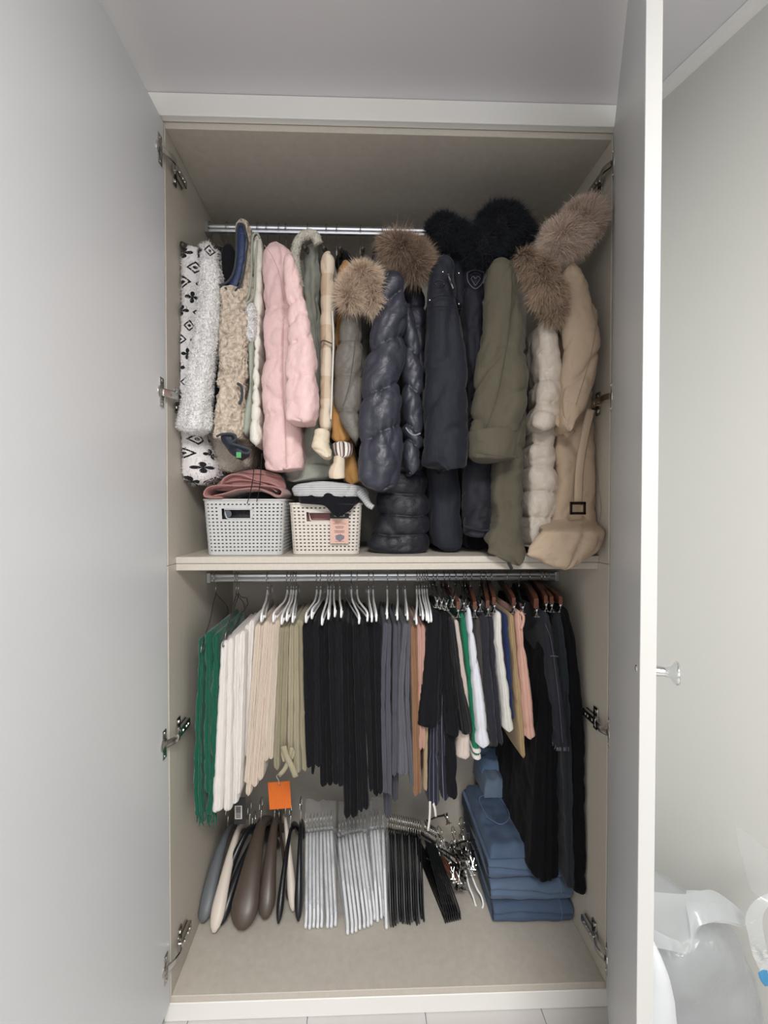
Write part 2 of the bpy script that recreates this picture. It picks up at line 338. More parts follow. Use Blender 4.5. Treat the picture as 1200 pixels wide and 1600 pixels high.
# ------------------------------------------------------------------ the garment loft
def loft(rows, Yf, depth, nr=90, nf=18, ns=8, nb=5, rt=.03, rb=.015, ef=1.0, disp=None, seed=0, wr=.0015, folds=0, fold_amp=.004, cr=.003, lay=0, lay_amp=.008, hem=0):
    """rows of (photo y, left x, right x[, front Y, depth]) -> closed, tapered, folded body of cloth.
    Returns V,F,uv and a dict with the grid for fur."""
    R = []
    for r in rows:
        yf = r[3] if len(r) > 3 else Yf; dp = r[4] if len(r) > 4 else depth
        a = P(r[1], r[0], yf + .012); b = P(r[2], r[0], yf + .012); R.append([a[0], b[0], (a[2] + b[2]) / 2, yf, dp])
    R = np.array(R)[:]; z = R[:, 2]
    q = smoothpath_1d(R, z, nr, rt, rb)
    zs = q[:, 2]; ztop, zbot = zs[0], zs[-1]
    dt = ztop - zs; db = zs - zbot
    st = np.sqrt(np.clip(1 - (1 - np.clip(dt / max(rt, 1e-4), 0, 1))**2, 0, 1)); sb = np.sqrt(np.clip(1 - (1 - np.clip(db / max(rb, 1e-4), 0, 1))**2, 0, 1))
    S = np.maximum(st * sb, .02)
    cx = (q[:, 0] + q[:, 1]) / 2; hw = (q[:, 1] - q[:, 0]) / 2 * S
    ins = rt * (1 - st) + rb * (1 - sb)
    ins = np.minimum(ins, q[:, 4] * .42)
    y0 = q[:, 3] + ins; y1 = q[:, 3] + q[:, 4] - ins
    e = np.minimum(hw * ef, (y1 - y0) * .45)
    th = np.linspace(PI, 2 * PI, nf); tb = np.linspace(0, PI, nb)
    ringx = np.r_[np.cos(th), np.ones(ns), np.cos(tb), -np.ones(ns)]
    k = np.r_[np.zeros(nf), np.linspace(0, 1, ns + 2)[1:-1], np.ones(nb), np.linspace(1, 0, ns + 2)[1:-1]]
    off = np.r_[np.sin(th), np.zeros(ns), np.sin(tb), np.zeros(ns)]
    nx = np.r_[np.cos(th), np.ones(ns), np.cos(tb), -np.ones(ns)]; ny = np.r_[np.sin(th), np.zeros(ns), np.sin(tb), np.zeros(ns)]
    tap = 1 - .22 * k; X = cx[:, None] + hw[:, None] * ringx * tap; Y = (y0 + e)[:, None] + k * (y1 - y0 - 2 * e)[:, None] + off * e[:, None]
    Z = np.repeat(zs[:, None], len(ringx), 1)
    Vd = dt[:, None] + 0 * X; Sx = np.repeat(ringx[None], len(zs), 0)
    front = np.clip(-ny, 0, 1)[None] + 0 * X
    Pp = np.stack([X, Y, Z], -1)
    D = np.zeros_like(X)
    ed = np.minimum(1, S * 1.2)[:, None]
    if wr: D += wr * fbm(Pp * np.array([1, 1, .35]), 28, seed) + wr * .6 * fbm(Pp + .1 * fbm(Pp, 12, seed + 9)[..., None], 45, seed + 3, 2)
    if cr and wr:
        Q = Pp @ np.array([[.8, 0, .45], [0, .8, .3], [-.5, 0, .6]]) + .035 * np.stack([fbm(Pp, 9, seed + 21, 2), fbm(Pp, 9, seed + 22, 2), fbm(Pp, 9, seed + 23, 2)], -1)
        D -= cr * (1 - np.abs(vn(Q, 17, seed + 31)))**4 * 1.6 + cr * .6 * (1 - np.abs(vn(Q, 36, seed + 33)))**4
    if folds:
        ph = Sx * folds + .35 * fbm(Pp * np.array([1, 1, .3]), 9, seed + 5); grow = np.clip(Vd / .25, .25, 1)
        D += fold_amp * np.sin(ph * PI) * grow
    if lay:
        g = np.abs(np.sin((Sx + 1) * .5 * PI * lay + .5 * fbm(Pp * np.array([.2, .2, 1]), 5, seed + 6)))
        D += (g**.5 - 1) * lay_amp * front
    if disp is not None: D += disp(Sx, Vd, Pp, front)
    D *= ed
    hn = np.array([1, .0])
    X = X + nx * D; Y = Y + ny * D
    if hem:
        tail = np.clip(1 - db / .06, 0, 1)[:, None]
        Z = Z + tail * hem * (np.sin(Sx * 3 + seed) * .6 + fbm(Pp * np.array([3, 3, 0.]), 9, seed + 8))
    Y = np.minimum(Y, DEP - .003); ins_ = Y > -.02; X = np.where(ins_, np.clip(X, -HW + .004, HW - .004), X)
    up = (Z.max() > ZS + .05) & (Y > .043); Z = np.where(up, np.maximum(Z, ZS + .0012), Z); Z = np.where(ins_ & (Z < ZS0), np.maximum(Z, ZB + .0012), Z)
    m = X.shape[1]; V = np.stack([X, Y, Z], -1)
    arc = np.r_[0, np.cumsum(np.linalg.norm(np.diff(V[len(V) // 2], axis=0), axis=1))]
    uv = np.stack([np.repeat(arc[None], len(zs), 0), Z], -1).reshape(-1, 2)
    n = len(zs); I = np.arange(n * m).reshape(n, m); J = np.roll(I, -1, 1)
    F = np.stack([I[:-1], J[:-1], J[1:], I[1:]], -1).reshape(-1, 4).tolist()
    F.append(I[0].tolist()[::-1]); F.append(I[-1].tolist())
    F = [f[::-1] for f in F]
    return V.reshape(-1, 3), F, uv, V
def smoothpath_1d(R, z, nr, rt, rb):
    z0, z1 = z[0], z[-1]; t = np.linspace(0, 1, nr)
    s = z0 + (z1 - z0) * t
    extra = np.r_[z0 - rt * np.array([0, .03, .1, .22, .4, .65]), z1 + rb * np.array([0, .03, .1, .25, .5])]
    s = np.unique(np.r_[s, extra])[::-1]; s = s[(s <= z0 + 1e-9) & (s >= z1 - 1e-9)]
    d = z0 - z; t = z0 - s; k = len(z)
    h = np.diff(d); dl = np.diff(R, axis=0) / h[:, None]; m = np.zeros_like(R); m[0] = dl[0]; m[-1] = dl[-1]
    for i in range(1, k - 1):
        pr = dl[i - 1] * dl[i] > 0; m[i] = np.where(pr, 2 * dl[i - 1] * dl[i] / np.where(pr, dl[i - 1] + dl[i], 1), 0)
    i = np.clip(np.searchsorted(d, t, 'right') - 1, 0, k - 2); hh = h[i][:, None]; u = ((t - d[i]) / h[i])[:, None]
    o = (2 * u**3 - 3 * u**2 + 1) * R[i] + (u**3 - 2 * u**2 + u) * hh * m[i] + (-2 * u**3 + 3 * u**2) * R[i + 1] + (u**3 - u**2) * hh * m[i + 1]
    o[:, 2] = s; return o
def quilt(seams, Y, amp=.012, slant=0., bow=0., puck=.003, seed=0, vert=None, px=600):
    """puffed channels; seams are photo y's at depth Y; slant in metres over the half width"""
    zs = np.array([P(px, s, Y)[2] for s in seams])[::-1]
    def f(Sx, Vd, Pp, front):
        q = Pp[..., 2] + slant * Sx + bow * (Sx**2) + .006 * fbm(Pp, 11, seed + 4)
        ph = np.interp(q, zs, np.arange(len(zs))); ph = np.where(q < zs[0], (q - zs[0]) / .08, ph); ph = np.where(q > zs[-1], len(zs) - 1 + (q - zs[-1]) / .08, ph)
        fr = ph - np.floor(ph); g = (4 * fr * (1 - fr))
        near = np.exp(-g * 5)
        d = amp * (np.clip(g, 0, 1)**.42 - .75)
        st = np.stack([Pp[..., 0] + .3 * Pp[..., 1], Pp[..., 0], Pp[..., 2] * .12], -1)
        d += puck * near * fbm(st, 75, seed, 2) + puck * .35 * fbm(Pp, 40, seed + 2, 2)
        if vert is not None:
            d -= amp * .6 * np.exp(-((Sx - vert) / .1)**2) * front
        return d
    return f
def bodyof(name, parent, mat, rows, Yf, depth, fur=None, label=None, **k):
    V, F, uv, G = loft(rows, Yf, depth, **k)
    if fur:
        mb = MB(); mb.add(V, F, uv); fuzz(mb, V, F, uv, *fur); o = mb.put(name, mat, parent, label=label)
    else: o = put(name, V, F, mat, parent, uv=uv, label=label)
    return o
def strands(mb, P0, D, L, wdt, uv0, uv1, segs=3, droop=.25, curl=0.):
    n = len(P0); D = D / (np.linalg.norm(D, axis=1)[:, None] + 1e-9)
    side = np.cross(D, RNG.normal(size=(n, 3))); side /= np.linalg.norm(side, axis=1)[:, None] + 1e-9
    pts = []; uvs = []
    bend = RNG.normal(size=(n, 3)) * .25 + np.array([0, 0, -1]) * droop
    for s in range(segs + 1):
        t = s / segs; c = P0 + D * (L * t)[:, None] + bend * (L * t * t)[:, None]
        ww = wdt * (1 - t)**.8
        if s == segs: pts.append(c); uvs.append(uv0 * (1 - t) + uv1 * t)
        else:
            pts += [c - side * ww[:, None], c + side * ww[:, None]]; u = uv0 * (1 - t) + uv1 * t; uvs += [u, u]
    m = len(pts); V = np.stack(pts, 1).reshape(-1, 3); U = np.stack(uvs, 1).reshape(-1, 2); b = np.arange(n)[:, None] * m; F = []
    for s in range(segs - 1):
        F += (b + np.array([2 * s, 2 * s + 1, 2 * s + 3, 2 * s + 2])).tolist()
    F += (b + np.array([2 * segs - 2, 2 * segs - 1, 2 * segs])).tolist()
    mb.add(V, F, U)
def fuzz(mb, V, F, uv, n, L, wdt=.0009):
    i0 = len(mb.V)
    q = np.array([f for f in F if len(f) == 4]); a, b, c, d = (V[q[:, i]] for i in range(4))
    N = np.cross(c - a, d - b); A = np.linalg.norm(N, axis=1); N /= A[:, None] + 1e-12
    w = A * (.15 + np.clip(-N[:, 1], 0, 1) + .4 * np.abs(N[:, 0])); i = RNG.choice(len(q), n, p=w / w.sum())
    s, t = RNG.random((n, 1)), RNG.random((n, 1)); p0 = (a[i] * (1 - s) + b[i] * s) * (1 - t) + (d[i] * (1 - s) + c[i] * s) * t
    u = uv[q[i, 0]]; strands(mb, p0, N[i] + RNG.normal(size=(n, 3)) * .45 + np.array([0, 0, -.3]), L * RNG.uniform(.6, 1.2, n), np.full(n, wdt), u, u, segs=2)
    for v in mb.V[i0:]: v[:, 0] = np.clip(v[:, 0], -HW + .0012, HW - .0012)
def furpart(parent, mat, blobs, n, L, name='fur_trim', seed=0, label=None, flow=(0, -.2, 0), wdt=.0009, core=.82, clump=26):
    """blobs: (px,py,Y,rx,ry,rz metres, tilt) ellipsoids covered with strands"""
    mb = MB(); tot = sum(b[3] * b[5] for b in blobs)
    for bi, (px, py, Y, rx, ry, rz, tl) in enumerate(blobs):
        c = P(px, py, Y); k = int(n * rx * rz / tot); R = np.array([[math.cos(tl), 0, math.sin(tl)], [0, 1, 0], [-math.sin(tl), 0, math.cos(tl)]])
        u = RNG.normal(size=(k, 3)); u /= np.linalg.norm(u, axis=1)[:, None]; u[:, 1] = -np.abs(u[:, 1]) * np.where(RNG.random(k) < .78, 1, -1)
        r = np.array([rx, ry, rz]); p = (u * r * core) @ R.T + c; N = (u / r); N /= np.linalg.norm(N, axis=1)[:, None]; N = N @ R.T
        cl = np.stack([vn(p, clump, seed + 1), vn(p, clump, seed + 2), vn(p, clump, seed + 3)], -1)
        D = N + cl * .75 + np.array(flow) + RNG.normal(size=(k, 3)) * .12
        ll = L * RNG.uniform(.65, 1.25, k) * (1 + .3 * vn(p, 18, seed + 5)); rnd = np.clip(RNG.random(k) * .6 + .4 * (vn(p, 22, seed + 7) * .5 + .5), 0, 1)
        strands(mb, p, D, ll, np.full(k, wdt), np.stack([rnd, np.zeros(k)], 1), np.stack([rnd, np.ones(k)], 1), segs=4, droop=.3)
        a = np.linspace(0, PI, 14); b = np.linspace(0, 2 * PI, 22, endpoint=False)
        g = np.stack([np.outer(np.sin(a), np.cos(b)), np.outer(np.sin(a), np.sin(b)), np.repeat(np.cos(a)[:, None], 22, 1)], -1).reshape(-1, 3)
        Vv = (g * r * core * 1.0) @ R.T + c; I = np.arange(14 * 22).reshape(14, 22); J = np.roll(I, -1, 1)
        mb.add(Vv, np.stack([I[:-1], I[1:], J[1:], J[:-1]], -1).reshape(-1, 4), np.tile([.2, .12], (len(Vv), 1)))
    for v in mb.V: v[:, 0] = np.clip(v[:, 0], -HW + .001, HW - .001)
    return mb.put(name, mat, parent, label=label)
def pathpart(name, parent, mat, pts, r, Y=None, n=40, sides=8, ref=(0, 1, 0), r2=None, label=None, fur=None):
    w_ = smoothpath([P(p[0], p[1], p[2] if len(p) > 2 else Y) for p in pts], n)
    V, F, uv = tube(w_, r, sides, ref, r2)
    mb = MB(); mb.add(V, F, uv)
    if fur: fuzz(mb, V, [f for f in F if len(f) == 4], uv, *fur)
    return fixn(mb.put(name, mat, parent, label=label)) if not fur else mb.put(name, mat, parent, label=label)
def stitch(parent, pts, Y, col=(120, 110, 105), r=.0007, name='seam', dash=None):
    return pathpart(name, parent, cloth(col), pts, r, Y, n=len(pts) * 6, sides=5)
def gthing(name, label, cat, px, Y, z=None, group=None):
    z_ = ZS if z is None else z
    x = P(px, 880 if z is None else 1400, Y)[0]
    return thing(name, label, cat, (x, Y + .15, z_), group)
# main dimensions
HW = .55; DEP = .57; ZB = .065; ZT = 2.2006; ZS = 1.157; ZS0 = 1.122
RY = .285; RZ1 = float(P(322, 357, RY)[2]); RZ2 = float(P(322, 903, RY)[2])
# ================================================================== SETTING
ZFL = 0.0; ZCE = float(P(240, 144, -.02)[2])
# floor tiles in front of the wardrobe
bx('floor', (-1.25, -3.2, -.05), (1.2, .7, -.004), paint('tile_joint', (150, 148, 146), .8), kind='structure')
FLO = bpy.data.objects['floor']; FLO['_o'] = (0, 0, 0)
tm, tnt, tb_ = base('tile', (214, 210, 208), .35, 0, .5); varcol(tnt, tb_, (214, 210, 208), .12, 5)
tx0 = float(Pz(480, 1598, 0)[0]) - .298 * 2
tV, tF = box((0, 0, -.004), (.2965, .5965, .0), .001)
tme = None
for i in range(-1, 7):
    for j in range(5):
        x = tx0 + .298 * i; y = -2.35 + .5985 * j
        if x < -1.25 or x + .2965 > 1.2: continue
        if tme is None:
            t_ = put('tile', tV, tF, tm, FLO, smooth=False); fixn(t_); tme = t_.data
        else:
            t_ = bpy.data.objects.new('tile', tme); COL.objects.link(t_); t_.parent = FLO
        t_.location = (x, y - .35, 0)
bx('ceiling', (-1.25, -3.2, ZCE), (1.2, .7, ZCE + .05), CEILM, kind='structure')
bx('wall_left', (-1.3, -3.2, 0), (-1.25, .7, ZCE), WALLM, kind='structure')
# right wall runs at a slight angle to the wardrobe
wa = P(1037, 140, .0); x0 = Pz(1033, 144, ZCE); x1 = Pz(1165, 20, ZCE)
d_ = (x1 - x0)[:2]; d_ /= np.linalg.norm(d_); a0 = x0[:2] - d_ * .02; a1 = x0[:2] + d_ * 3.3; nrm = np.array([d_[1], -d_[0]]) ; nrm = nrm if nrm[0] > 0 else -nrm
def prism(name, pts, z0, z1, mat, parent=None, **k):
    n = len(pts); V = [[p[0], p[1], z0] for p in pts] + [[p[0], p[1], z1] for p in pts]
    F = [list(range(n)), list(range(n, 2 * n))] + [[i, (i + 1) % n, n + (i + 1) % n, n + i] for i in range(n)]
    return fixn(put(name, V, F, mat, parent, smooth=False, **k))
prism('wall_right', [a0, a1, a1 + nrm * .05, a0 + nrm * .05], 0, ZCE, WALLM, kind='structure')
inn = -nrm * .035
prism('trim_1', [a0, a1, a1 + inn * .6, a0 + inn * .6], ZCE - .022, ZCE - .001, WHITEM, kind='structure')
# wall behind the camera with an unseen window added for the fill light
bx('wall_back', (-1.25, -3.25, 0), (1.75, -3.2, .7), WALLM, kind='structure')
bx('wall_back.001', (-1.25, -3.25, 2.2), (1.75, -3.2, ZCE), WALLM, kind='structure')
bx('wall_back.002', (-1.25, -3.25, .7), (-1.2, -3.2, 2.2), WALLM, kind='structure')
bx('wall_back.003', (.8, -3.25, .7), (1.75, -3.2, 2.2), WALLM, kind='structure')
wf = MB()
for lo, hi in (((-1.2, -3.24, .7), (.8, -3.2, .75)), ((-1.2, -3.24, 2.15), (.8, -3.2, 2.2)), ((-1.2, -3.24, .7), (-1.15, -3.2, 2.2)), ((.75, -3.24, .7), (.8, -3.2, 2.2)), ((-.23, -3.24, .7), (-.17, -3.2, 2.2))): wf.add(*box(lo, hi, .004))
wf.put('unseen_window_1', WHITEM, smooth=False, kind='structure')
bx('wall_front', (-1.25, .62, 0), (1.2, .67, ZCE), WALLM, kind='structure')
# ceiling lamp that lights the room (behind the camera)
lt = thing('ceiling_lamp', 'square white ceiling lamp behind the camera', 'lamp', (.05, -1.8, ZCE - .03))
bx('lamp_frame', (-.28, -2.13, ZCE - .03), (.38, -1.47, ZCE - .001), WHITEM, lt, .004)
em = bpy.data.materials.new('lamp_diffuser'); em.use_nodes = True; eb = em.node_tree.nodes['Principled BSDF']
eb.inputs['Emission Color'].default_value = (1, .985, .96, 1); eb.inputs['Emission Strength'].default_value = 3
bx('diffuser', (-.25, -2.1, ZCE - .034), (.35, -1.5, ZCE - .029), em, lt)
LAMP.location.z = ZCE - .04

# ================================================================== WARDROBE
WR = thing('wardrobe', 'tall white two-door wardrobe with beige linen-pattern interior, both doors open', 'wardrobe', (0, .28, 0))
T = .018
for s in (-1, 1):
    lo, hi = sorted((s * HW, s * (HW + T)))
    bx('side_panel', (lo, 0, ZB - T), (hi, DEP, 1.1392), LINEN, WR, .0012)
    bx('side_panel', (lo, 0, 1.1402), (hi, DEP, ZT + T), LINEN, WR, .0012)
bx('bottom_panel', (-HW, 0, ZB - T), (HW, DEP, ZB), LINEN, WR, .0012)
bx('shelf', (-HW, .045, 1.1402), (HW, DEP, ZS), LINEN, WR, .0012)
bx('shelf', (-HW, .047, ZS0), (HW, DEP, 1.1392), LINEN, WR, .0012)
bx('top_panel', (-HW, 0, ZT), (HW, DEP, ZT + T), LINEN, WR, .0012)
bx('back_panel', (-HW - T, DEP, ZB - T), (HW + T, DEP + .01, ZT + T), LINEN, WR)
bx('plinth', (-HW - T, -.0005, 0.0005), (HW + T, .018, ZB - T - .0005), WHITEM, WR, .0015)
zf0 = float(P(253, 179, -.022)[2])
bx('fascia', (-HW - T - .02, -.022, zf0), (HW + T + .02, -.002, ZCE - .0005), WHITEM, WR, .0015)
bx('filler_strip', (-HW - T, .0, ZT + T + .001), (HW + T, .016, zf0 + .03), WHITEM, WR)
bx('filler_strip', (HW + T + .001, -.02, .001), (.80, 0, ZCE - .001), WHITEM, WR, .001)
bx('filler_strip', (-1.249, -.02, .001), (-HW - T - .001 - .02, 0, ZCE - .001), WHITEM, WR, .001)
def rail(z, x0, x1):
    # grooved oval aluminium profile
    prof = []
    for a in np.linspace(0, 2 * PI, 28, endpoint=False):
        ry = .0075; rz = .0135
        y = ry * np.sign(math.cos(a)) * abs(math.cos(a))**.5; zz = rz * np.sign(math.sin(a)) * abs(math.sin(a))**.7
        if y < 0 and abs(zz - .002) < .0022: y += .0018
        prof.append((y, zz))
    n = len(prof); V = [[x, RY + a, z + b] for x in (x0, x1) for a, b in prof]
    F = [[i, (i + 1) % n, n + (i + 1) % n, n + i] for i in range(n)] + [list(range(n)), list(range(n, 2 * n))]
    o = fixn(put('hanging_rail', V, F, ALU, WR, smooth=False))
    for xx in (x0, x1):
        s = -1 if xx < 0 else 1; lo, hi = sorted((s * (HW - .0005), s * (HW - .013)))
        bx('rail_bracket', (lo, RY - .011, z - .016), (hi, RY + .011, z + .017), ALU, o, .002)
    return o
rail(RZ1, -HW + .0135, HW - .0135); rail(RZ2, -HW + .0135, HW - .0135)
# doors
EDGEM = paint('dimmed_edge', (194, 193, 191), .5, .3)  # door edge colour dimmed to hold back the strong light falling there
def door(side, ang, label):
    """hinged at the front edge; ang measured from closed"""
    s = side; hx, hy = s * (HW + .0015), -.003; L = .562; th = .020
    d = np.array([-s * math.cos(ang), -math.sin(ang)]); nout = np.array([s * math.sin(ang), -math.cos(ang)])
    if nout @ np.array([0, -1]) < 0 and ang < PI / 2: nout = -nout
    a = np.array([hx, hy]); pts = [a, a + d * L, a + d * L + nout * th, a + nout * th]
    z0, z1 = ZB - T + .004, zf0 - .003
    # leaf with tiny chamfers
    o = prism('door', pts, z0, z1, DOORM, WR, label=label)
    e0, e1 = a + d * (L - .0004), a + d * (L + .0012); prism('dimmed_edge', [e0 + nout * .0006, e1 + nout * .0006, e1 + nout * (th - .0006), e0 + nout * (th - .0006)], z0 + .001, z1 - .001, EDGEM, o, label='door edge strip, greyed to offset the strong light')
    m = o.modifiers.new('bevel', 'BEVEL'); m.width = .0012; m.segments = 2
    return o, a, d, nout
aL = math.radians(90.5)
DL, aLp, dL, nL = door(-1, aL, 'left door, seen on its inner face')
# right door: direction fixed by its free edge in the photo
fe = P(1003, 500, -.50)[:2]; hp = np.array([HW + .0015, -.003]); v = fe - hp; aR = math.atan2(-v[1], -v[0] * 1)
DR, aRp, dR, nR = door(1, aR, 'right door, half open with a knob on its outer face')
print('right door angle', math.degrees(aR))
def hinge(doorobj, side, a, d, nout, z):
    """cup plate on the door, arm, and mounting plate on the side panel"""
    s = side; inn = -nout; mb = MB(); A = np.array([a[0], a[1], 0])
    D3 = np.array([d[0], d[1], 0]); I3 = np.array([inn[0], inn[1], 0]); Z3 = np.array([0, 0, 1.])
    def obx(c, ex, ey, ez, hx_, hy_, hz_, b=.001):
        V, F = box((-hx_, -hy_, -hz_), (hx_, hy_, hz_), b); V = np.array(c) + V[:, :1] * ex + V[:, 1:2] * ey + V[:, 2:] * ez; mb.add(V, F)
    base_z = np.array([0, 0, z])
    c = A + D3 * .024 + I3 * .0012 + base_z
    obx(c, D3, I3, Z3, .010, .0014, .035)                       # flange
    mb.add(*lathe(A + D3 * .026 + base_z - I3 * .004, I3, [(0, .0165), (.006, .0165), (.0072, .015), (.0072, .012), (.003, .011)], 18))
    for q in (-1, 1): mb.add(*lathe(A + D3 * .024 + Z3 * (z + q * .028) + I3 * .002, I3, [(0, .0042), (.0014, .004), (.0018, .002)], 10))
    # arm from the door cup to the cabinet side
    sx = s * (HW - .012); p0 = c + I3 * .004; p1 = np.array([s * (HW - .020), .012, z]) ; p2 = np.array([sx, .032, z]); p3 = np.array([sx, .085, z])
    V, F, uv = tube(smoothpath([p0, p0 * .5 + p1 * .5 + I3 * .004, p1, p2], 14), .0095, 8, (0, 0, 1), .0030); mb.add(V, F)
    obx((p2 + p3) / 2, np.array([0, 1., 0]), np.array([1., 0, 0]), Z3, .034, .006, .0105, .002)
    obx((p2 + p3) / 2 + np.array([s * .0085, .006, 0]), np.array([0, 1., 0]), np.array([1., 0, 0]), Z3, .028, .0028, .0120, .001)
    obx(np.array([s * (HW - .0022), .050, z]), np.array([0, 1., 0]), np.array([1., 0, 0]), Z3, .011, .0018, .030, .001)
    for q in (-1, 1): mb.add(*lathe((s * (HW - .004), .05, z + q * .019), (-s, 0, 0), [(0, .0055), (.0025, .005), (.003, .002)], 10))
    for yy in (.044, .066, .078): mb.add(*lathe((sx - s * .0055, yy, z), (-s, 0, 0), [(0, .0045), (.002, .004), (.0022, .0015)], 10))
    return fixn(mb.put('hinge', STEEL, doorobj, smooth=False))
for y in (262, 622, 1145, 1478): hinge(DL, -1, aLp, dL, nL, float(P(268, y, .03)[2]))
for y in (280, 628, 1128, 1466): hinge(DR, 1, aRp, dR, nR, float(P(940, y, .03)[2]))
# knob near the free edge of the right door
kd = .030; kc = aRp + dR * (.562 - kd) + nR * .020; kz = float(P(1040, 1047, kc[1])[2])
o_ = put('knob', *lathe((kc[0], kc[1], kz), (nR[0], nR[1], 0), [(-.001, .0085), (.004, .0075), (.014, .0062), (.021, .0085), (.025, .0145), (.0285, .0165), (.031, .0155), (.032, .010)], 28), CHROME, DR); fixn(o_)
kc2 = aRp + dR * (.562 - kd); fixn(put('knob_screw', *lathe((kc2[0], kc2[1], kz), (-nR[0], -nR[1], 0), [(-.001, .005), (.001, .0048), (.002, .003), (.0022, .001)], 14), CHROME, DR))
# ================================================================== UPPER COMPARTMENT
def coat_hanger(px, label, Y0=.07, Y1=.5, drop=.10, mat=None, x_end=None, group='coat hangers on the upper rail'):
    c = P(px, 357, RY); X = c[0]; xe = X if x_end is None else x_end
    t = thing('coat_hanger', label, 'hanger', (X, RY, RZ1 - drop), group)
    a = np.linspace(-.9, PI + .35, 16); r = .0185
    hk = [(X, RY + r * math.cos(q + .0), RZ1 + .001 + r * math.sin(q)) for q in a]
    hk = hk[::-1]
    tail = [(X, RY, RZ1 - .04), (X, RY, RZ1 - drop)]
    pts = np.array(hk[::-1][::-1] + []); pts = np.array([(X, RY + r * math.cos(q), RZ1 + .0 + r * math.sin(q)) for q in np.linspace(PI * 1.15, -PI * .35, 16)] + tail)
    fixn(put('hook', *tube(pts, .0014, 6, (1, 0, 0))[:2], STEEL, t))
    z = RZ1 - drop; m = mat or plastic((60, 55, 52))
    sh = smoothpath([(xe, Y0, z - .075), (xe, (Y0 + RY) / 2, z - .03), (X, RY, z), (xe, (Y1 + RY) / 2, z - .03), (xe, Y1, z - .075)], 24)
    fixn(put('shoulder_arm', *tube(sh, .006, 8, (1, 0, 0), .009)[:2], m, t)); return t
for px, l, xe in ((329, 'under the white plush flower-print coat', 312), (355, 'over the black coat, its hook bare', 356), (403, 'holding the sage-bound quilted vest', 404), (417, 'left of the two behind the pink down jacket', 420),
              (436, 'middle one behind the pink down jacket', 437), (447, 'right of the two behind the pink down jacket', 452), (481, 'under the sage jacket with the cream hood', 484), (510, 'holding the beige plaid quilted jacket', 511), (526, 'holding the mustard coat', 534),
              (563, 'holding the olive-grey down jacket', 566), (597, 'over the dark peaked hood', 600), (617, 'behind the brown fur trim', 622)):
    coat_hanger(px, 'thin steel-hooked hanger on the upper rail, ' + l, x_end=float(P(xe, 420, .2)[0]))

# 1 plush flower-print coat
MOT = motif_mat()
g = gthing('coat', 'white plush coat with black flower and diamond print, against the left side panel', 'coat', 300, .05, 1.35)
bodyof('body', g, MOT, [(380, 276, 316), (400, 274, 318), (450, 273, 314), (520, 271, 306), (600, 271, 300), (650, 271, 312), (700, 270, 326), (738, 272, 334), (757, 284, 330)], .07, .33, rt=.03, rb=.03, wr=.006, seed=1, fur=(12000, .007, .0007))
bodyof('hood', g, MOT, [(374, 312, 330), (382, 308, 338), (400, 306, 342), (416, 312, 338)], .06, .2, rt=.03, rb=.02, wr=.004, seed=12, nr=20, fur=(2500, .007, .0007))
# 2 plain white plush coat
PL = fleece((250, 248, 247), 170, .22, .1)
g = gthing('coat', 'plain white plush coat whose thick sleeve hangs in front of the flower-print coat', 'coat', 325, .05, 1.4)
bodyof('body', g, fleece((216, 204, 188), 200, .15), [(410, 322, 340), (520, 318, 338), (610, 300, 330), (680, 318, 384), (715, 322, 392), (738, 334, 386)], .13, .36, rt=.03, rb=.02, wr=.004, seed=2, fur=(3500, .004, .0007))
bodyof('sleeve', g, PL, [(398, 310, 341), (440, 306, 342), (500, 303, 340), (550, 293, 337), (600, 284, 332), (640, 274, 329), (663, 270, 327), (675, 276, 322)], .0, .10, rt=.03, rb=.015, wr=.005, folds=1.5, fold_amp=.003, seed=3, fur=(12000, .0045, .0007))
# 3 black coat behind
BLK = cloth((24, 24, 30), .9)
g = gthing('coat', 'slim black coat hanging between the white plush coat and the curly fleece vest', 'coat', 350, .1, 1.4)
bodyof('body', g, BLK, [(376, 348, 364), (400, 343, 369), (450, 342, 369), (540, 341, 362), (600, 334, 352), (650, 331, 345), (672, 335, 343)], .09, .34, seed=4)
# 4 sherpa vest
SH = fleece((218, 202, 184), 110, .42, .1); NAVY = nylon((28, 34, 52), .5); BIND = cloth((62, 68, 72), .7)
g = gthing('vest', 'beige curly fleece vest with navy lining and dark bound armhole', 'vest', 360, .05, 1.35)
def curly(a=.0035, f=62, sd=0):
    return lambda Sx, Vd, Pp, fr: a * (1 - 2.2 * np.abs(vn(Pp + .01 * fbm(Pp, 30, sd)[..., None], f, sd))) * 1.2
bodyof('body', g, SH, [(446, 342, 380), (460, 338, 384), (500, 337, 386), (560, 339, 385), (620, 338, 381), (650, 334, 379), (680, 331, 378), (688, 335, 374)], .02, .30, rt=.012, rb=.01, ef=.8, wr=.002, disp=curly(.0045, 85, 5), nr=150, nf=44, seed=5, fur=(1500, .004, .0012))
bodyof('strap', g, SH, [(341, 373, 384), (350, 368, 391), (380, 368, 394), (430, 372, 396), (470, 374, 395), (500, 376, 392)], .047, .30, rt=.02, rb=.01, wr=.002, disp=curly(.004, 85, 6), nr=70, nf=24, seed=6, fur=(700, .004, .0012))
bodyof('lining', g, nylon((38, 52, 92), .5), [(350, 374, 382), (360, 371, 386), (400, 370, 384), (430, 366, 381), (448, 356, 374), (455, 360, 370)], .038, .012, rt=.01, rb=.01, wr=.001, seed=7, nr=30)
pathpart('binding', g, BIND, [(385, 372), (381, 352), (373, 350), (370, 362), (369, 400), (365, 425), (356, 440), (344, 446), (343, 449), (352, 450), (364, 455), (374, 447), (381, 425), (385, 395), (387, 378), (384, 362)], .0028, .030, n=70)
pathpart('pocket_edge', g, BIND, [(371, 599), (377, 604), (378, 620), (374, 632)], .0035, .012, n=20)
